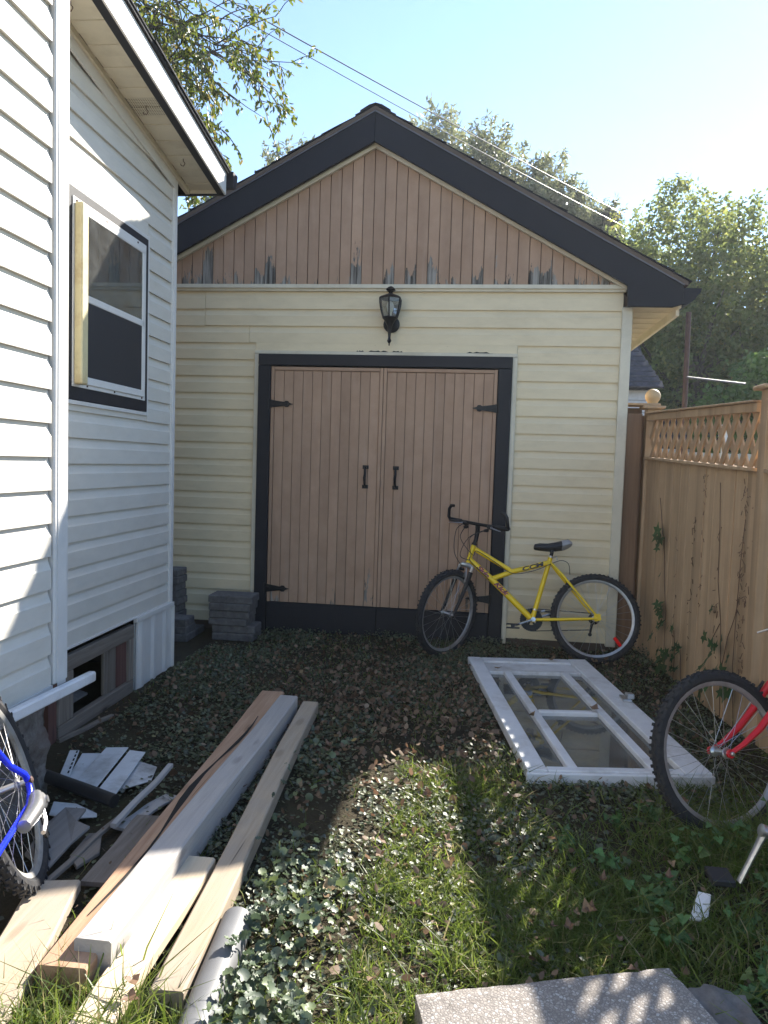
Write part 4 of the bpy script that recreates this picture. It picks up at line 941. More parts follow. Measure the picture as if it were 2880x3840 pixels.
m = MB(); m.lathe([(.085,-.002),(.085,.002)], bbP+Vector((.05,0,-.02)), Vector((.93,.1,-.3)), 30); m.build('chainring', BLACKM, RB)

# --- blue bicycle against the house (rear wheel and stays are in view)
BB = thing('bicycle', (-1.42,2.0,0), 'blue bicycle with a muddy tyre leaning against the house wall', 'bicycle')
n_ = Vector((.859,.405,.313)).normalized(); cW = Vector((-1.452,2.147,.371)); A_ = cW+n_*.065
wheel(BB, cW, n_, .330, .024, spokes=32, knobs=76, hubw=.042, rim=m_plain('pale_rim', (.46,.45,.42), .45, .5, var=.15, scale=30, dirt=(.20,.14,.08), dirt_amt=.5))
dcam = Vector((.426,-.904,0)); upB = (Vector((0,0,1))-n_*n_.z).normalized()
bbB = cW+dcam*.43-upB*.02; stB = cW+dcam*.26+upB*.42
for sd in (1,-1):
    o_ = n_*.065*sd
    tube_part('seat_stay', [cW+o_, cW+o_+dcam*.012+upB*.028, cW+o_*.9+dcam*.10+upB*.10, stB+o_*.3], [.011,.0105,.0095,.009], BLUEP, BB)
    tube_part('chain_stay', [cW+o_+upB*.0, cW+o_+dcam*.02-upB*.03, cW+o_+dcam*.085-upB*.045, bbB+o_*.5], [.010,.010,.010,.009], BLUEP, BB)
    m = MB(); m.lathe([(.012,-.004),(.012,.012),(.006,.016)], cW+o_, n_, 8); m.build('axle_nut', RUSTB, BB)
tube_part('seat_tube', [bbB, stB+upB*.05-dcam*.01], .016, BLUEP, BB)
htB = cW+dcam*.98+upB*.45; tube_part('down_tube', [bbB, htB-upB*.05], .019, BLUEP, BB); tube_part('top_tube', [stB, htB+upB*.05], .017, BLUEP, BB)
tube_part('head_tube', [htB-upB*.08+dcam*.02, htB+upB*.09-dcam*.02], .019, BLUEP, BB)
fcB = cW+dcam*1.10+upB*.0; wheel(BB, fcB, n_, .335, .026)
for sd in (1,-1): tube_part('fork_blade', [htB-upB*.09+dcam*.02+n_*.05*sd, fcB+n_*.055*sd], .013, BLUEP, BB)
tube_part('handlebar', [htB+upB*.16-n_*.28, htB+upB*.16, htB+upB*.16+n_*.28], .012, CHROME, BB)
tube_part('stem', [htB+upB*.08, htB+upB*.16], .014, CHROME, BB); tube_part('seat_post', [stB, stB+upB*.16-dcam*.03], .012, CHROME, BB)
m = MB(); sp_ = stB+upB*.18-dcam*.03; m.beam(sp_-dcam*.10, sp_+dcam*.15, .10, .05, upv=upB, bev=.018); m.build('saddle', BLACKP, BB)
# alloy derailleur and its cage under the axle
m = MB(); d0 = A_+dcam*.055-upB*.055+n_*.015
m.tube([A_+n_*.018+dcam*.045-upB*.036, A_+n_*.022+dcam*.075-upB*.046, A_+n_*.022+dcam*.12-upB*.052, A_+n_*.018+dcam*.18-upB*.046, A_+n_*.010+dcam*.25-upB*.040], [.018,.025,.027,.024,.020], 10)
m.lathe([(.026,-.012),(.026,.012),(.016,.018)], d0-dcam*.045-upB*.022, n_, 16); m.lathe([(.012,.0),(.012,.024)], d0-dcam*.045-upB*.022, n_, 10)
m.tube([d0-dcam*.03-upB*.04, d0+dcam*.0-upB*.075, d0+dcam*.05-upB*.085], [.010,.012,.008], 8)
dr = m.build('derailleur', CHROME, BB, smooth=True)
m = MB(); m.beam(d0-dcam*.02-upB*.025, d0+dcam*.03-upB*.095, .022, .006, upv=n_); m.lathe([(.018,-.004),(.018,.004)], d0+dcam*.03-upB*.095, n_, 14); m.build('cage', BLACKM, dr)
m = MB(); m.lathe([(.075,-.003),(.075,.003)], bbB-n_*.05, n_, 30); m.build('chainring', BLACKM, BB)

# ------------------------------------------------------------------ power lines, clothes pole, neighbour's shed and fence
def span(name, a, b, sag, label, r=.012):
    a = Vector(a); b = Vector(b); m = MB(); m.tube([a.lerp(b, i/24)+Vector((0,0,-sag*4*(i/24)*(1-i/24))) for i in range(25)], r, 5)
    tag(m.build(name, GALV, None, smooth=True), label, 'wire', 'power lines')
def at_dir(az, el, dist):
    az, el = R(az), R(el); return Vector((math.sin(az)*dist, math.cos(az)*dist, CAMZ+math.tan(el)*dist))
span('power_line', at_dir(-25,31.0,12), at_dir(23,10.5,36), .35, 'lower power line crossing the sky above the garage', .008)
span('power_line', at_dir(-24,31.3,12.2), at_dir(23,11.1,36.3), .30, 'upper power line crossing the sky, glinting in the sun', .011)
CP = thing('clothes_pole', (2.40,9.0,0), 'brown steel clothesline pole with a thin side rod behind the fence', 'pole')
m = MB(); m.tube([(2.40,9.0,0),(2.36,9.0,3.30)], .029, 10); m.build('pole', RUSTB, CP, smooth=True)
m = MB(); m.tube([(2.37,8.97,2.555),(3.02,8.97,2.49)], .012, 8); m.build('side_rod', GALV, CP, smooth=True)

S = thing('shed', (1.2,12.5,0), 'distant shed with a dark shingled roof behind the fence post', 'shed')
m = MB(); m.box(-1.2,2.60,12.1,16,0,2.74); m.build('wall', m_vinyl('grey_shed_siding', (.50,.51,.55)), S)
for i in range(14):
    m = MB(); m.box(-1.2,2.62,12.07,12.098,.1+i*.19,.28+i*.19); m.build('siding_board', m_plain('shed_board', (.52,.53,.57), .6) if i == 0 else bpy.data.materials['shed_board'], S)
e0 = Vector((2.79,11.85,2.74)); rg = Vector((2.40,12.9,3.60))
m = MB(); m.prism([(-1.4,11.85,2.72),(-1.4,13.2,3.85),(-1.4,16.2,2.72)], (4.02,0,0)); rf = m.build('roof', SHING, S)
SHG = m_plain('sunlit_shingle', (.055,.050,.058), .9, var=.5, scale=14, bump=.5)  # shingle colour lightened to look sunlit
for i in range(12):
    f0, f1 = i/12, (i+1.25)/12; y0 = 11.83+1.37*f0; z0 = 2.735+1.13*f0
    m = MB(); xr = 2.80-.40*f0
    m.prism([(-1.45,y0,z0),(-1.45,y0+1.37*.105,z0+1.13*.105),(-1.45,y0+1.37*.105,z0+1.13*.105+.012),(-1.45,y0-.01,z0+.022)], (xr+1.45,0,0)); m.build('shingle_course', SHG, rf)
NF = thing('neighbour_fence', (4,10.2,0), 'pale grey board fence in the next yard seen through the lattice', 'fence')
for i in range(40):
    x0 = 1.6+i*.14
    m = MB(); m.box(x0,x0+.132,10.2,10.22,.02,1.72+.01*random.random()); m.build('board', m_plain('pale_fence', (.42,.43,.40), .8, var=.15) if i == 0 else bpy.data.materials['pale_fence'], NF)
NH = thing('neighbour_house', (4.4,15.4,0), 'low dark house in the next yard seen through the lattice', 'house')
m = MB(); m.box(2.9,5.4,14.6,16.4,0,2.0); m.build('wall', m_plain('dark_wall', (.10,.09,.085), .8), NH)
m = MB(); m.prism([(2.7,14.4,2.0),(2.7,15.5,2.55),(2.7,16.6,2.0)], (2.9,0,0)); m.build('roof', SHING, NH)
for x0 in (3.3,4.3): m = MB(); m.box(x0,x0+.7,14.56,14.598,1.2,1.9); w = m.build('window', WHITEP, NH); m = MB(); m.box(x0+.06,x0+.64,14.545,14.558,1.26,1.84); m.build('pane', DARK, w)
PL = thing('post_lamp', (3.02,9.6,0), 'white lantern on a post seen through the lattice holes', 'lamp')
m = MB(); m.tube([(3.02,9.6,0),(3.02,9.6,1.80)], .03, 8); m.build('post', WHITEP, PL)
m = MB(); m.lathe([(.03,1.80),(.05,1.82),(.075,1.98),(.10,2.0),(.10,2.02),(.03,2.06),(.01,2.10)], (3.02,9.6,0), (0,0,1), 6); m.build('lantern_head', WHITEP, PL)

# ------------------------------------------------------------------ leaves, trees
T_KITE = (np.array([(0,0,0),(.45,.5,.06),(1,0,-.05),(.45,-.5,.06)]), np.array([(0,1,2,3)]))
T_OVAL = (np.array([(0,0,0),(.28,.42,.10),(.66,.36,.08),(1,0,-.12),(.66,-.36,.08),(.28,-.42,.10)]), np.array([(0,1,2,3),(0,3,4,5)]))
def _round(k=8, lob=.12, crk=.10):
    v = [(.5,0,0)]
    for i in range(k):
        a = 2*math.pi*i/k+math.pi; r_ = .5*(1-lob*(i % 2)); r_ = r_*.45 if i == 0 else r_
        v.append((.5+r_*math.cos(a), r_*math.sin(a), crk if i % 2 else .03))
    return np.array(v), np.array([(0,1+i,1+(i+1)%k,1+(i+2)%k) for i in range(0,k,2)])
T_ROUND = _round(); T_ROUND12 = _round(16,.08,.17)
T_BLADE = (np.array([(0,.5,0),(0,-.5,0),(.5,-.42,.0),(.5,.42,.0),(1,-.04,0),(1,.04,0)]), np.array([(0,1,2,3),(3,2,4,5)]))

def unit(a): return a/np.maximum(1e-9, np.linalg.norm(a, axis=-1, keepdims=True))
def leaf_mesh(name, tmpl, P, D, Nn, ln, wd, mat, tint, parent=None, smooth=False, curl=0., bend=None, loc=(0,0,0)):
    V, Fc = tmpl; n = len(P); D = unit(D); S = unit(np.cross(Nn, D)); Nn = np.cross(D, S)
    U, Vv, Wv = V[:,0], V[:,1], V[:,2]+curl*(V[:,0]-.5)**2
    co = (P[:,None] + D[:,None]*(U[None,:,None]*ln[:,None,None]) + S[:,None]*(Vv[None,:,None]*wd[:,None,None]) + Nn[:,None]*(Wv[None,:,None]*ln[:,None,None]))
    if bend is not None: co = co + bend[:,None,:]*(U[None,:,None]**2)
    fc = (Fc[None]+(np.arange(n)*len(V))[:,None,None]).reshape(-1, Fc.shape[1])
    return np_mesh(name, co.reshape(-1,3), fc, mat, np.repeat(tint, len(V)), smooth, parent, loc)
def rdir(n, zb=0.): v = RNG.normal(size=(n,3)); v[:,2] += zb; return unit(v)

LEAFA = m_leaf('tree_leaf_green', [(0,(.088,.115,.042)),(.5,(.15,.19,.066)),(.85,(.215,.245,.085)),(1,(.33,.30,.09))], .5, .55)
LEAFW = m_leaf('willow_leaf', [(0,(.10,.115,.06)),(.6,(.165,.185,.095)),(1,(.23,.24,.14))], .42, .45)
LEAFD = m_leaf('dark_needle', [(0,(.018,.026,.016)),(1,(.045,.06,.03))], .6, .15)
LEAFB = m_leaf('bright_leaf', [(0,(.075,.13,.035)),(.6,(.13,.21,.06)),(1,(.20,.28,.09))], .45, .55)
LEAFK = m_leaf('shade_leaf', [(0,(.04,.055,.02)),(1,(.09,.115,.04))], .5, .45)  # leaf green darkened in its colour to stand for shade

def tree(name, label, loc, blobs, nspray, per, ll, lw, mat, trunk_r=.18, group=None, trunk_top=None, spread=.30, droop=0.2, loose=.5, cat='tree'):
    """blobs: (dx,dy,z,rx,ry,rz); sprays of leaves point outwards from each blob's centre"""
    T = thing(name, loc, label, cat, group); loc = np.array(loc, float)
    B = np.array(blobs, float); vol = (B[:,3]*B[:,4]*B[:,5])**.8; pick = RNG.choice(len(B), nspray, p=vol/vol.sum())
    d = rdir(nspray, .25); rr = RNG.uniform(.35, 1.0, nspray)**.6
    C0 = B[pick,:3]; E = C0 + d*B[pick,3:]*rr[:,None]
    dirs = unit(d*B[pick,3:]+np.array([0,0,.5])); L_ = loose*B[pick,3:].mean(1)*RNG.uniform(.5,1.1,nspray)
    t_ = RNG.uniform(0,1,(nspray,per)); P = E[:,None]+dirs[:,None]*((t_-.6)*L_[:,None])[...,None] + RNG.normal(size=(nspray,per,3))*spread*(1.15-t_)[...,None]*.6
    P = P.reshape(-1,3); P = P[P[:,2] > .05]; n = len(P)
    D = rdir(n,-droop); Nn = rdir(n,.6); ln = ll*RNG.uniform(.6,1.25,n); wd = lw*RNG.uniform(.7,1.2,n)
    base = RNG.uniform(0,1,nspray); tint = np.clip(.30*RNG.uniform(0,1,n)+.7*np.repeat(base,per)[:n],0,1)
    leaf_mesh('crown', T_KITE, P, D, Nn, ln, wd, mat, tint, T)
    m = MB(); tt = trunk_top or float(B[:,2].max()); lean = RNG.uniform(-.3,.3,2)
    tr = [Vector((lean[0]*k*k/9, lean[1]*k*k/9, tt*.75*k/6)) for k in range(7)]
    m.tube(tr, [trunk_r*(1-.11*k) for k in range(7)], 8)
    for k in range(min(26, len(B)*5)):
        b = B[k % len(B)]; q = tr[RNG.integers(2,6)]; e = Vector(b[:3])+Vector(rdir(1)[0]*b[3:]*.75); mid = q.lerp(e,.5)+Vector((0,0,.25))
        m.tube([q, mid, e], [trunk_r*.38, trunk_r*.22, trunk_r*.06], 5)
    m.build('trunk', BARK, T, smooth=True, local=True); return T
def dir_xy(az, d): return (math.sin(R(az))*d, math.cos(R(az))*d, 0)
def topz(el, d): return CAMZ+math.tan(R(el))*d
# silvery trees behind the garage
for az, el, d, w, lab in ((-19.5,19.4,30,2.6,'low silvery tree behind the garage, left of the gutter end'),(-14.3,22.9,31,2.8,'silvery tree behind the left roof slope'),(-9.5,22.9,33,2.4,'hazy tree just left of the roof peak, mostly hidden'),
                          (-3.6,25.0,29,2.5,'tall silvery tree right of the roof peak'),(-.2,24.2,28,2.6,'middle silvery tree above the right roof slope'),(4.2,22.0,27,2.2,'rounded silvery tree above the right roof slope'),(6.9,18.6,28,1.7,'short silvery tree beside the dark conifer')):
    x, y, _ = dir_xy(az, d); tz = topz(el, d)
    bl = [(0,0,tz-w*1.0,w*.62,w*.6,w*1.0),(-w*.55,.2,tz-w*1.9,w*.75,w*.7,w*1.1),(w*.6,-.3,tz-w*1.8,w*.72,w*.7,w*1.2),(w*.1,.3,tz-w*3.0,w*1.1,w,w*1.2),(0,0,tz-w*4.2,w*1.1,w,w*1.1)]
    tree('silvery_tree', lab, (x,y,0), bl, 1100, 44, .22, .085, LEAFW, .22, 'silvery trees behind the garage', spread=.30, loose=.55)
# trees on the right behind the fence
for az, el, d, w, mt, lab in ((10.6,18.0,21,2.7,LEAFA,'spreading green tree behind the right eave'),(14.2,19.6,19,2.1,LEAFA,'tallest green tree behind the fence, pale tips against the sky'),(17.4,18.2,18,2.2,LEAFA,'yellowish green tree above the clothes pole'),(21.0,15.6,18,2.3,LEAFA,'green tree at the right edge of the view')):
    x, y, _ = dir_xy(az, d); tz = topz(el, d)
    bl = [(0,0,tz-w*.9,w*.7,w*.7,w*.9),(-w*.6,.2,tz-w*1.5,w*.7,w*.7,w*.9),(w*.6,-.2,tz-w*1.6,w*.7,w*.7,w*.9),(0,.4,tz-w*2.2,w*1.1,w,w*.9),(.3,0,tz-w*3.0,w*1.0,w*.9,w*.7)]
    tree('green_tree', lab, (x,y,0), bl, 1000, 42, .115, .070, mt, .20, 'trees behind the fence', spread=.26, loose=.5)
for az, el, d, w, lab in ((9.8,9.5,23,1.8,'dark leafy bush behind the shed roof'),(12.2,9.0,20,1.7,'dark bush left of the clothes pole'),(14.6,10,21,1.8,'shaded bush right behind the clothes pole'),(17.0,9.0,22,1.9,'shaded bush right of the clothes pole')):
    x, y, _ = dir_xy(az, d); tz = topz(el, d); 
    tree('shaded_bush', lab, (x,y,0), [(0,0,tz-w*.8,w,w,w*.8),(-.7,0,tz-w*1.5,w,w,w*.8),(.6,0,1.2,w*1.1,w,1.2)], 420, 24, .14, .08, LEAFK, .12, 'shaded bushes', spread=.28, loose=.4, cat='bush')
x, y, _ = dir_xy(20.2, 14.5); tree('bright_bush', 'bright sunlit green bush at the right edge above the fence', (x,y,0), [(0,0,2.9,.85,.8,.8),(-.5,.1,2.3,.8,.8,.8),(.5,0,2.2,.9,.8,1.0),(0,0,1.2,1.1,.9,1.0)], 420, 26, .12, .075, LEAFB, .09, spread=.2, loose=.4, cat='bush')
# dark conifer: tiers of drooping boughs
x, y, _ = dir_xy(8.9, 26); tz = topz(18.4, 26); T = thing('conifer', (x,y,0), 'dark narrow conifer top between the silvery and the green trees', 'tree'); n = 9000
h_ = RNG.uniform(0,1,n)**.7; a = RNG.uniform(0,2*math.pi,n); tier = np.sin(h_*55)*.25+.75; rad = h_*2.6*tier*RNG.uniform(.2,1,n)**.5
P = np.stack([np.cos(a)*rad, np.sin(a)*rad, tz-h_*9-rad*.25], 1); D = np.stack([np.cos(a),np.sin(a),-.3+0*a],1)+RNG.normal(size=(n,3))*.3
leaf_mesh('crown', T_KITE, P, D, rdir(n,1.), RNG.uniform(.25,.5,n), RNG.uniform(.05,.09,n), LEAFD, RNG.uniform(0,1,n), T)
m = MB(); m.tube([(0,0,0),(0,0,tz)], [.25,.02], 8); m.build('trunk', BARK, T, local=True)

# overhanging tree behind the house, upper left
LT = thing('maple_tree', (-7.0,10.5,0), 'leafy tree whose thin branches hang over the house roof at the upper left', 'tree')
lo = Vector(LT.location); limbs = MB(); leafP = []; leafD = []
def grow(p, d, L_, r_, depth):
    p = Vector(p); d = Vector(d).normalized(); pts = [p.copy()]; n = 6
    for i in range(n):
        d = (d+Vector(rdir(1)[0])*.16+Vector((0,0,-.05))).normalized(); p = p+d*(L_/n); pts.append(p.copy())
        if depth > 0 and i > 0 and random.random() < (.95 if depth > 1 else .8):
            for _ in range(1 if depth == 1 else 2):
                sd = (d*.7+Vector(rdir(1)[0])*.8+Vector((.15,-.05,-.25))).normalized(); grow(p, sd, L_*random.uniform(.35,.62), r_*.5, depth-1)
        if depth == 0 or (depth == 1 and i > 3):
            for _ in range(random.choice((0,1,1,2,3))):
                leafP.append(tuple(p+Vector(rdir(1)[0])*.03)); leafD.append(tuple((d*.6+Vector(rdir(1)[0])*.8+Vector((0,0,-.7))).normalized()))
    if depth <= 1:
        for _ in range(random.choice((2,4,6))): leafP.append(tuple(p+Vector(rdir(1)[0])*.05)); leafD.append(tuple((d*.5+Vector(rdir(1)[0])*.9+Vector((0,0,-.6))).normalized()))
    limbs.tube(pts, [r_*(1-.8*i/n)+.0015 for i in range(n+1)], 5)
trunk = [(-7,10.5,0),(-6.9,10.4,1.5),(-6.7,10.2,3.2),(-6.4,9.9,4.8),(-6.1,9.6,6.2),(-5.9,9.4,7.6)]
limbs.tube(trunk, [.24,.21,.18,.15,.11,.06], 9)
for s0, d0, L_, dpt in (((-6.1,9.6,6.4),(1,-.25,.28),2.6,2),((-6.3,9.8,5.6),(1,-.30,.22),3.0,2),((-6.5,10,4.9),(1,-.35,.25),2.4,2),((-6.0,9.5,6.9),(1,-.1,.1),3.2,2),((-5.9,9.4,7.4),(1,-.2,-.05),3.4,2),((-6.2,9.7,5.9),(1,-.15,.05),2.2,2),((-6.0,9.5,7.2),(.7,-.6,.3),2.2,2),((-6.2,9.8,6.2),(-.8,.3,.6),2.2,2),((-6.0,9.6,7.0),(-.3,.8,.7),2.2,2)):
    grow(s0, d0, L_*.66, .032, dpt)
grow((-4.6,9.1,7.1), (1,-.05,-.35), 1.5, .018, 2); grow((-4.3,9.0,6.75), (1,.0,-.22), 1.5, .015, 2); grow((-4.4,8.95,6.4), (.75,0,-.8), 1.5, .014, 2); grow((-4.6,9.0,6.4),(.8,0,-.7),1.3,.014,2)
limbs.build('trunk', BARK, LT, smooth=True)
# thicker leaf mass close to the roof edge
nb = 5200; c_ = np.array([-4.75,9.2,6.75]); Pm = c_+RNG.normal(size=(nb,3))*np.array([.55,.5,.75]); Pm = Pm[(Pm[:,0] < -3.55)]
P = np.vstack([np.array(leafP), Pm]); n = len(P); D = np.vstack([np.array(leafD), rdir(len(Pm),-.8)])
leaf_mesh('crown', T_OVAL, P-np.array(lo), D, rdir(n,.3), RNG.uniform(.055,.10,n), RNG.uniform(.028,.048,n), m_leaf('maple_leaf', [(0,(.06,.085,.016)),(.5,(.105,.145,.025)),(.85,(.18,.19,.05)),(1,(.28,.22,.08))], .42, .42), RNG.uniform(0,1,n), LT)

# ------------------------------------------------------------------ ground cover
IVY = m_leaf('ground_ivy', [(0,(.044,.050,.027)),(.35,(.070,.086,.042)),(.7,(.100,.126,.058)),(.92,(.14,.16,.075)),(1,(.21,.19,.08))], .52, .22, 1.0)
MALL = m_leaf('mallow_leaf', [(0,(.055,.082,.052)),(.7,(.095,.135,.078)),(1,(.14,.18,.07))], .55, .25, 1.0)
GRASS = m_leaf('grass_blade', [(0,(.060,.095,.022)),(.55,(.120,.175,.040)),(.8,(.18,.21,.07)),(1,(.36,.31,.18))], .42, .48, .45)
LITT = m_leaf('dead_leaf', [(0,(.085,.055,.035)),(.4,(.160,.105,.066)),(.75,(.25,.175,.115)),(.93,(.34,.26,.18)),(1,(.42,.30,.07))], .6, .25, .35)
def in_door(x, y):
    rx, ry = x-o0.x, y-o0.y; u = rx*ex.x+ry*ex.y; v = rx*ey.x+ry*ey.y
    return (u > -.01) & (u < DW+.01) & (v > -.02) & (v < DL+.01)
def in_quad(x, y, Q, mrg=0.):
    ok = np.ones(len(x), bool); c = np.mean(np.array(Q),0); Q = [c+(np.array(q)-c)*(1+mrg) for q in Q]
    for i in range(4):
        a, b = Q[i], Q[(i+1)%4]; cr = (b[0]-a[0])*(y-a[1])-(b[1]-a[1])*(x-a[0]); ok &= (cr > 0)
    return ok
SLABQ = [(.06,1.20),(.80,1.42),(.580,2.030),(-.100,1.812)]
def lumber(x, y, mrg=0.):
    ok = np.zeros(len(x), bool)
    for (ax, ay, bx, by, w) in ((-1.02,1.735,-1.12,4.13,.135),(-.972,1.80,-.998,4.01,.105),(-.725,1.72,-.877,4.02,.092),(-.868,1.42,-.888,2.375,.102),(-1.105,1.40,-1.28,2.15,.15),(-.58,1.30,-.66,2.085,.09)):
        f = np.clip(((x-ax)*(bx-ax)+(y-ay)*(by-ay))/((bx-ax)**2+(by-ay)**2),0,1); d = np.hypot(x-ax-f*(bx-ax), y-ay-f*(by-ay)); ok |= d < w/2+mrg
    return ok
def clear(x, y, mrg=0.):
    ok = ~(in_door(x,y) | in_quad(x,y,SLABQ,.02) | lumber(x,y,mrg)) & (y < 5.94)
    ok &= x > np.where(y > 2.85, -2.04, -1.74)
    ok &= x < 1.34+.114*(6-y)
    ok &= ~((x < -1.15) & (y > 2.15) & (y < 3.3) & (RNG.uniform(0,1,len(x)) < .8))        # the scrap heap
    ok &= ~((x < -1.68) & (y > 5.45))
    return ok
def field(x, y, f=1.3, o=0.):                             # smooth patchiness 0..1
    return .5+.25*(np.sin(f*(2.3*x+1.1*y)+o)+np.sin(f*(1.7*y-2.9*x)+2.1+o)*.8+np.sin(f*3.7*(x+y)+o*2)*.5)
def scatter(n, x0, x1, y0, y1, dens, mrg=0.):
    x = RNG.uniform(x0,x1,n); y = RNG.uniform(y0,y1,n); k = clear(x,y,mrg) & (RNG.uniform(0,1,n) < dens(x,y)); return x[k], y[k]
def ivy_dens(x, y):
    d = np.clip(field(x,y)*1.3-.10+.45*np.sin(x*7.3+y*3.1)*np.sin(y*6.1-x*2.7+1.),.10,1)
    d *= np.where(y < 2.3, .45, np.where(y < 2.8, .8, 1.0))*np.where((x > .3) & (y < 3.3), .6, 1.); return d
# near ivy: cupped round leaves
x, y = scatter(85000, -1.9, 1.7, 1.25, 4.3, ivy_dens); n = len(x); z = gh(x,y)+RNG.uniform(.003,.035,n)*(.4+field(x,y,2.1,1.))
Nn = unit(np.stack([RNG.normal(size=n)*.5+.1, RNG.normal(size=n)*.5+.1, np.ones(n)],1)); s_ = .009+.022*RNG.beta(1.6,2.6,n)
o = leaf_mesh('ground_ivy', T_ROUND, np.stack([x,y,z],1), np.stack([RNG.normal(size=n),RNG.normal(size=n),RNG.normal(size=n)*.3],1), Nn, s_, s_, IVY, RNG.uniform(0,1,n)); tag(o, 'small round leaved creeping ground cover across the near yard', 'ground cover', kind='stuff')
# far ivy in the garage's shade
x, y = scatter(46000, -2.0, 1.5, 4.2, 5.95, lambda x,y: np.clip(field(x,y)*1.3-.05+.45*np.sin(x*7.3+y*3.1)*np.sin(y*6.1-x*2.7+1.),.12,1)); n = len(x); z = gh(x,y)+RNG.uniform(.003,.032,n)*(.5+field(x,y,2.4,3.))*np.where(y > 5.5, 1.9, 1.)
Nn = unit(np.stack([RNG.normal(size=n)*.5, RNG.normal(size=n)*.5, np.ones(n)],1)); s_ = .008+.022*RNG.beta(1.6,2.6,n)
o = leaf_mesh('ground_ivy', T_KITE, np.stack([x,y,z],1), rdir(n), Nn, s_, s_*.9, IVY, RNG.uniform(0,.9,n)); tag(o, 'low dark creeping ground cover in front of the garage', 'ground cover', kind='stuff')
# grass
def blades(name, x, y, hmin, hmax, label, wmul=1.):
    n = len(x); D = unit(np.stack([RNG.normal(size=n)*.45, RNG.normal(size=n)*.45, np.ones(n)],1)); ln = RNG.uniform(hmin,hmax,n)*(.6+.5*field(x,y,3.,2.))
    be = np.stack([RNG.normal(size=n), RNG.normal(size=n), -np.abs(RNG.normal(size=n))*.5-.1],1)*ln[:,None]*.45
    o = leaf_mesh(name, T_BLADE, np.stack([x,y,gh(x,y)],1), D, rdir(n), ln, RNG.uniform(.0028,.0060,n)*wmul, GRASS, np.clip(RNG.normal(.5,.25,n),0,1), bend=be)
    tag(o, label, 'grass', kind='stuff')
def g_dens(x, y):
    d = np.where(y < 2.6, 1.0, np.where(y < 3.5, .42, .07)); d = d*np.where(x < -.30, np.where(y < 1.75, .8, .06), 1.)
    return d*np.clip(field(x,y,2.2,.5)*1.3-.20+.35*np.sin(x*23+y*7)*np.sin(y*19-x*11)+.45*(y < 2.5)*(x < .45),.08,1)
x, y = scatter(190000, -1.3, 1.75, 1.2, 4.6, g_dens, -.01); blades('grass', x, y, .035, .12, 'green and straw coloured grass in the foreground')
x, y = scatter(7000, -2.0, 1.4, 4.0, 5.93, lambda x,y: .5*np.clip(field(x,y,2.2,.5),0,1)+.05); blades('grass', x, y, .03, .09, 'thin dark grass near the garage wall')
x = np.concatenate([RNG.normal(-.93,.17,1500), RNG.normal(-.60,.10,500)]); y = np.concatenate([RNG.normal(1.52,.10,1500), RNG.normal(1.50,.14,500)]); blades('grass', x, y, .10, .24, 'long arching grass tufts at the sawn plank ends', 1.3)
x = np.concatenate([RNG.normal(1.06,.17,2200), RNG.normal(.78,.25,700)]); y = np.concatenate([RNG.normal(2.86,.09,2200), RNG.normal(2.30,.2,700)]); k = clear(x,y); blades('grass', x[k], y[k], .10, .25, 'tall loose grass round the foot of the red bicycle wheel', 1.1)
# mallow patch beside the lumber
def mal_dens(x, y): return np.clip(np.where(y < 2.5, np.where(y < 2.25, 1.0, .55)*(x > -.64)*(x < -.38+.06*np.sin(9*y)), .13*(x > -.84)*(x < -.58)), 0, 1)*(.2+.8*np.clip(field(x,y,3.1,.2),0,1))
x, y = scatter(9000, -.86, .0, 1.62, 3.6, mal_dens, -.015); n = len(x); z = gh(x,y)+RNG.uniform(.03,.125,n)*np.where(y < 2.5, 1., .75)
Nn = unit(np.stack([RNG.normal(size=n)*.5+.15, RNG.normal(size=n)*.5+.1, np.ones(n)],1)); s_ = .013+.028*RNG.beta(2,1.9,n)
P = np.stack([x,y,z],1); o = leaf_mesh('mallow_patch', T_ROUND12, P, rdir(n), Nn, s_, s_, MALL, RNG.uniform(0,1,n)); tag(o, 'dense patch of round crinkled mallow leaves beside the lumber', 'ground cover', kind='stuff')
# dead leaves: the bulk as litter
def lit_dens(x, y): return np.clip(.08+.13*(y > 3.7)+.8*np.exp(-((x+.25)/.85)**2-((y-4.4)/.75)**2)+.06*(y > 2.0)*(y < 3.6)*(x < .4), 0, 1)
x, y = scatter(24000, -1.95, 1.35, 1.5, 5.9, lit_dens); n = len(x); z = gh(x,y)+RNG.uniform(.012,.05,n)
Nn = unit(np.stack([RNG.normal(size=n)*.6, RNG.normal(size=n)*.6, np.ones(n)],1)); s_ = (.012+.034*RNG.beta(1.5,2.4,n))*np.where(y < 3, .95, 1.1)
o = leaf_mesh('leaf_litter', T_OVAL, np.stack([x,y,z],1), rdir(n), Nn, s_, s_*RNG.uniform(.6,1.0,n), LITT, np.clip(RNG.beta(2,2.4,n),0,1), curl=.9); tag(o, 'brown dead leaf litter strewn over the ground cover', 'leaf litter', kind='stuff')

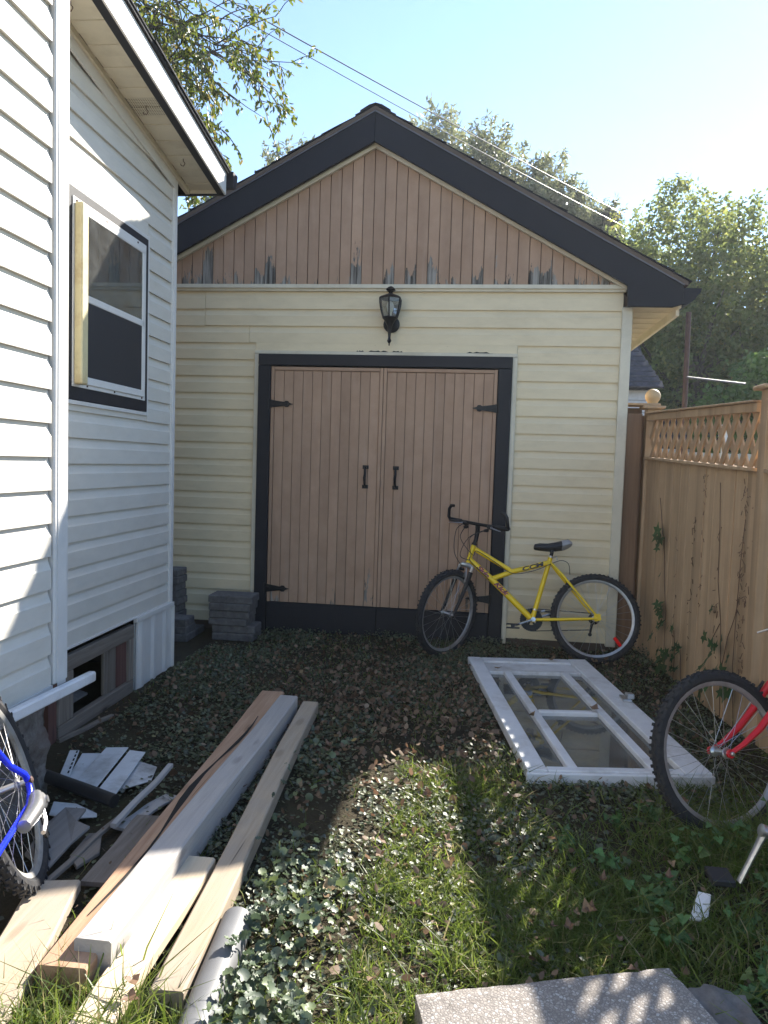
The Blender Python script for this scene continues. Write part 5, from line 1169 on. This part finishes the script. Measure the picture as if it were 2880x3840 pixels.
# single leaves and plants one can point at
def lobed(name, lobes=5, k=3, depth=.5, curl=.12, seed=0):
    rr = random.Random(seed); pts = [(0,0,0)]; N_ = lobes*2+1
    for i in range(N_):
        a = -math.pi*.88+2*math.pi*.88*i/(N_-1); lob = i % 2 == 1
        r_ = (1.0 if lob else depth)*(1-.25*abs(a)/math.pi)*rr.uniform(.9,1.1); r_ = .35 if i in (0,N_-1) else r_
        pts.append((r_*math.cos(a), r_*math.sin(a), curl*r_*r_*rr.uniform(.4,1.4)-(.05 if lob else 0)))
    me = bpy.data.meshes.new(name); me.from_pydata(pts, [], [(0,i,i+1) for i in range(1,N_)]); me.update(); return me
def leaf_mat(name, c, trans=.3, rough=.45):
    t = NT(name); n = t.noise(t.coords((1,1,1)), 3., 4, .6); col = t.ramp(n, [(.3, mul(c,.75)), (.7, mul(c,1.2))])
    hv = t.node('ShaderNodeHueSaturation'); t.l.new(col, hv.inputs['Color']); t.l.new(t.rng(t.random(),0,1,.7,1.35), hv.inputs['Value']); t.l.new(t.rng(t.random(),0,1,.485,.515), hv.inputs['Hue'])
    t.set(hv.outputs[0], rough, 0, .5); tr = t.node('ShaderNodeBsdfTranslucent'); t.l.new(hv.outputs[0], tr.inputs[0]); mx = t.node('ShaderNodeMixShader'); mx.inputs[0].default_value = trans
    t.l.new(t.p.outputs[0], mx.inputs[1]); t.l.new(tr.outputs[0], mx.inputs[2]); t.l.new(mx.outputs[0], t.out.inputs['Surface']); return t.m
VINEL = leaf_mat('vine_leaf', (.050,.095,.030)); WEEDL = leaf_mat('weed_leaf', (.080,.155,.042)); DEADL = leaf_mat('fallen_leaf', (.22,.135,.075), .2, .6); VSTEM = m_plain('vine_stem', (.12,.07,.045), .9)
vm = [lobed('leaf', 5, seed=i) for i in range(3)]; [m_.materials.append(VINEL) for m_ in vm]
wm = [lobed('leaf', 3, depth=.62, curl=.2, seed=10+i) for i in range(3)]; [m_.materials.append(WEEDL) for m_ in wm]
dm = [lobed('fallen_leaf', 3, depth=.66, curl=.75, seed=20+i) for i in range(4)]; [m_.materials.append(DEADL) for m_ in dm]
def put_leaf(me, p, size, nrm, parent=None, name='leaf', spin=None):
    o = bpy.data.objects.new(name, me); q = Vector(nrm).to_track_quat('Z','Y'); sp = Matrix.Rotation(random.uniform(0,6.28) if spin is None else spin, 4, 'Z')
    mt = q.to_matrix().to_4x4() @ sp @ Matrix.Diagonal((size,size*random.uniform(.85,1.1),size,1)); off = rootof(parent).location if parent else Vector()
    mt.translation = Vector(p)-off; o.matrix_local = mt; link(o, parent); return o
def vine(label, s0, stems, leaves_at, lsize):
    V = thing('climbing_vine', fp(s0,-.02,0), label, 'vine')
    for pts in stems:
        m = MB(); m.tube([fp(s+random.gauss(0,.006),-.006-.004*(i%2),z) for i, (s,z) in enumerate(pts)], .0024, 5); m.build('stem', VSTEM, V)
    for (s, z, c) in leaves_at:
        nr = -FN+Vector((random.uniform(-.4,.4),random.uniform(-.4,.4),random.uniform(.0,.7))); put_leaf(random.choice(vm), fp(s,-.03-c,z), random.uniform(*lsize), nr, V)
vine('slim vine climbing the fence beside the garage corner', .40, [[(.53,.02),(.52,.25),(.50,.45),(.46,.65),(.42,.85),(.37,1.0),(.32,1.15),(.29,1.26)]],
     [(.36,1.05,.02),(.40,1.02,.03),(.36,.98,.02),(.42,.97,.01),(.40,.90,.02),(.44,.70,.01),(.47,.50,.02),(.52,.47,.03),(.44,.46,.02),(.50,.42,.02),(.53,.36,.02),(.48,.34,.02)], (.045,.07))
vine('leafy vine clump at the foot of the fence behind the red bicycle wheel', .75, [[(.70,.0),(.72,.2),(.68,.35)],[(.85,.0),(.82,.25)]],
     [(.60+random.uniform(0,.34), random.uniform(.04,.40), random.uniform(0,.12)) for _ in range(26)], (.035,.065))
vine('half dead brown vine with broad pale leaves low on the fence', 1.50, [[(1.45,.0),(1.42,.3),(1.38,.55),(1.33,.8),(1.30,1.1),(1.28,1.4)],[(1.42,.3),(1.50,.5),(1.55,.62),(1.60,.75)],[(1.62,.0),(1.58,.35),(1.57,.6),(1.60,.95),(1.62,1.2)],[(1.38,.55),(1.30,.45),(1.24,.38)]],
     [(1.30,.62,.0)]+[(1.30+random.uniform(0,.42), random.uniform(.08,.48), random.uniform(.0,.14)) for _ in range(18)], (.045,.085))
# stalks left on the boards where vines were pulled off: small brown rootlets
rt_ = MB()
for s0, z0, z1, nn in ((1.05,.5,1.45,22),(1.60,.5,1.42,50),(1.66,.3,1.3,30),(.92,.2,1.3,26),(1.30,.2,1.2,20),(.66,.3,1.0,12)):
    for _ in range(nn):
        s_ = s0+random.gauss(0,.018); z_ = random.uniform(z0,z1); a = fp(s_,-.006,z_); b = fp(s_+random.gauss(0,.018),-.010,z_+random.gauss(0,.022)); rt_.tube([a,b], .0020, 4)
tag(rt_.build('vine_rootlets', VSTEM, F), kind='stuff')
def weed(p, h, nst, label, ls=(.014,.030)):
    Wp = thing('weed_plant', p, label, 'weed', 'leafy weeds in the shaded grass'); p = Vector(p)
    for _ in range(nst):
        d = Vector((random.gauss(0,.4),random.gauss(0,.4),1)).normalized(); e = p+d*h*random.uniform(.6,1.1)
        m = MB(); m.tube([p, p.lerp(e,.5)+Vector((0,0,.01)), e], [.003,.0025,.0015], 4); m.build('stem', WEEDL, Wp)
        for k in range(5): q = p.lerp(e, .35+.16*k)+Vector((random.gauss(0,.018),random.gauss(0,.018),0)); put_leaf(random.choice(wm), q, random.uniform(*ls), (random.gauss(0,.45)-.1,random.gauss(0,.45)-.25,1), Wp)
for (px, py, h, lab) in ((1.02,2.82,.20,'weed just left of the red wheel contact, under the spokes'),(1.12,2.78,.24,'weed right below the red bicycle hub'),(1.22,2.82,.26,'tall weed at the right edge below the red fork'),(.92,2.86,.14,'weed touching the left of the red bicycle tyre'),
    (1.30,2.70,.24,'tall weed behind the crank arm at the right edge'),(1.06,2.55,.16,'weed right behind the bare crank arm'),(.80,2.75,.12,'weed between the storm door corner and the pedal'),(.70,2.55,.10,'small weed left of the black pedal'),
    (.86,2.35,.12,'weed right beside the white shard'),(.66,2.28,.12,'broad leaved weed left of the white shard'),(.62,2.44,.10,'small weed up and left of the white shard'),(.90,2.18,.12,'weed below the white shard'),
    (1.00,2.30,.14,'weed right of the white shard at the picture edge'),(.52,2.66,.09,'low weed in the dappled strip of grass'),(.62,2.98,.10,'weed just in front of the storm door edge'),(.78,3.10,.11,'weed at the middle of the storm door near edge'),
    (1.02,2.08,.12,'weed right of the broken stone'),(.82,2.05,.12,'weed just beyond the broken stone'),(.40,2.80,.09,'lone weed left of the storm door near corner')):
    weed((px,py,0), h, 4, 'green leafy '+lab)
fl = 0
while fl < 60:
    px, py = random.uniform(-.9,.95), random.uniform(1.5,3.7)
    if not clear(np.array([px]), np.array([py]))[0]: continue
    o = put_leaf(random.choice(dm), (px,py,.05+random.uniform(.0,.03)), random.uniform(.014,.030), (random.gauss(0,.4),random.gauss(0,.4),1), None, 'fallen_leaf')
    tag(o, 'curled dry brown leaf lying on the near grass and ivy', 'fallen leaf', 'fallen leaves in the near yard'); fl += 1
for (u, v, lab) in ((.16,DL-.33,'withered leaf clump on the far left corner of the storm door'),(.60,DL-.07,'dark dead leaf on the far rail of the storm door'),(.57,.845,'dry leaf on the storm door crossbar end'),(.17,.72,'pale dead leaf on the left pane of the storm door')):
    o = put_leaf(random.choice(dm), dp(u,v,.080), .04, (random.gauss(0,.2),random.gauss(0,.2),1), None, 'fallen_leaf'); tag(o, lab, 'fallen leaf')
for (px, py, pz, lab) in ((-.80,1.66,.115,'red brown curled leaf on the short pine board'),(-.82,1.72,.115,'rusty leaf beside the curled one on the short pine board')):
    o = put_leaf(dm[1], (px,py,pz), .028, (.3,-.3,1), None, 'fallen_leaf'); tag(o, lab, 'fallen leaf')

# ------------------------------------------------------------------ thin scattering volume added to imitate lens glare
m = MB(); m.box(-34,34,-9,40,-1.2,18.5); hz = m.build('glare_veil', SOIL, None); tag(hz, kind='stuff')
hm = bpy.data.materials.new('glare_veil'); hm.use_nodes = True; hn = hm.node_tree.nodes; hn.clear(); ho = hn.new('ShaderNodeOutputMaterial'); pv = hn.new('ShaderNodeVolumePrincipled')
pv.inputs['Color'].default_value = (.92,.95,1,1); pv.inputs['Density'].default_value = .0010; pv.inputs['Anisotropy'].default_value = .45
hm.node_tree.links.new(pv.outputs[0], ho.inputs['Volume']); hz.data.materials.clear(); hz.data.materials.append(hm)
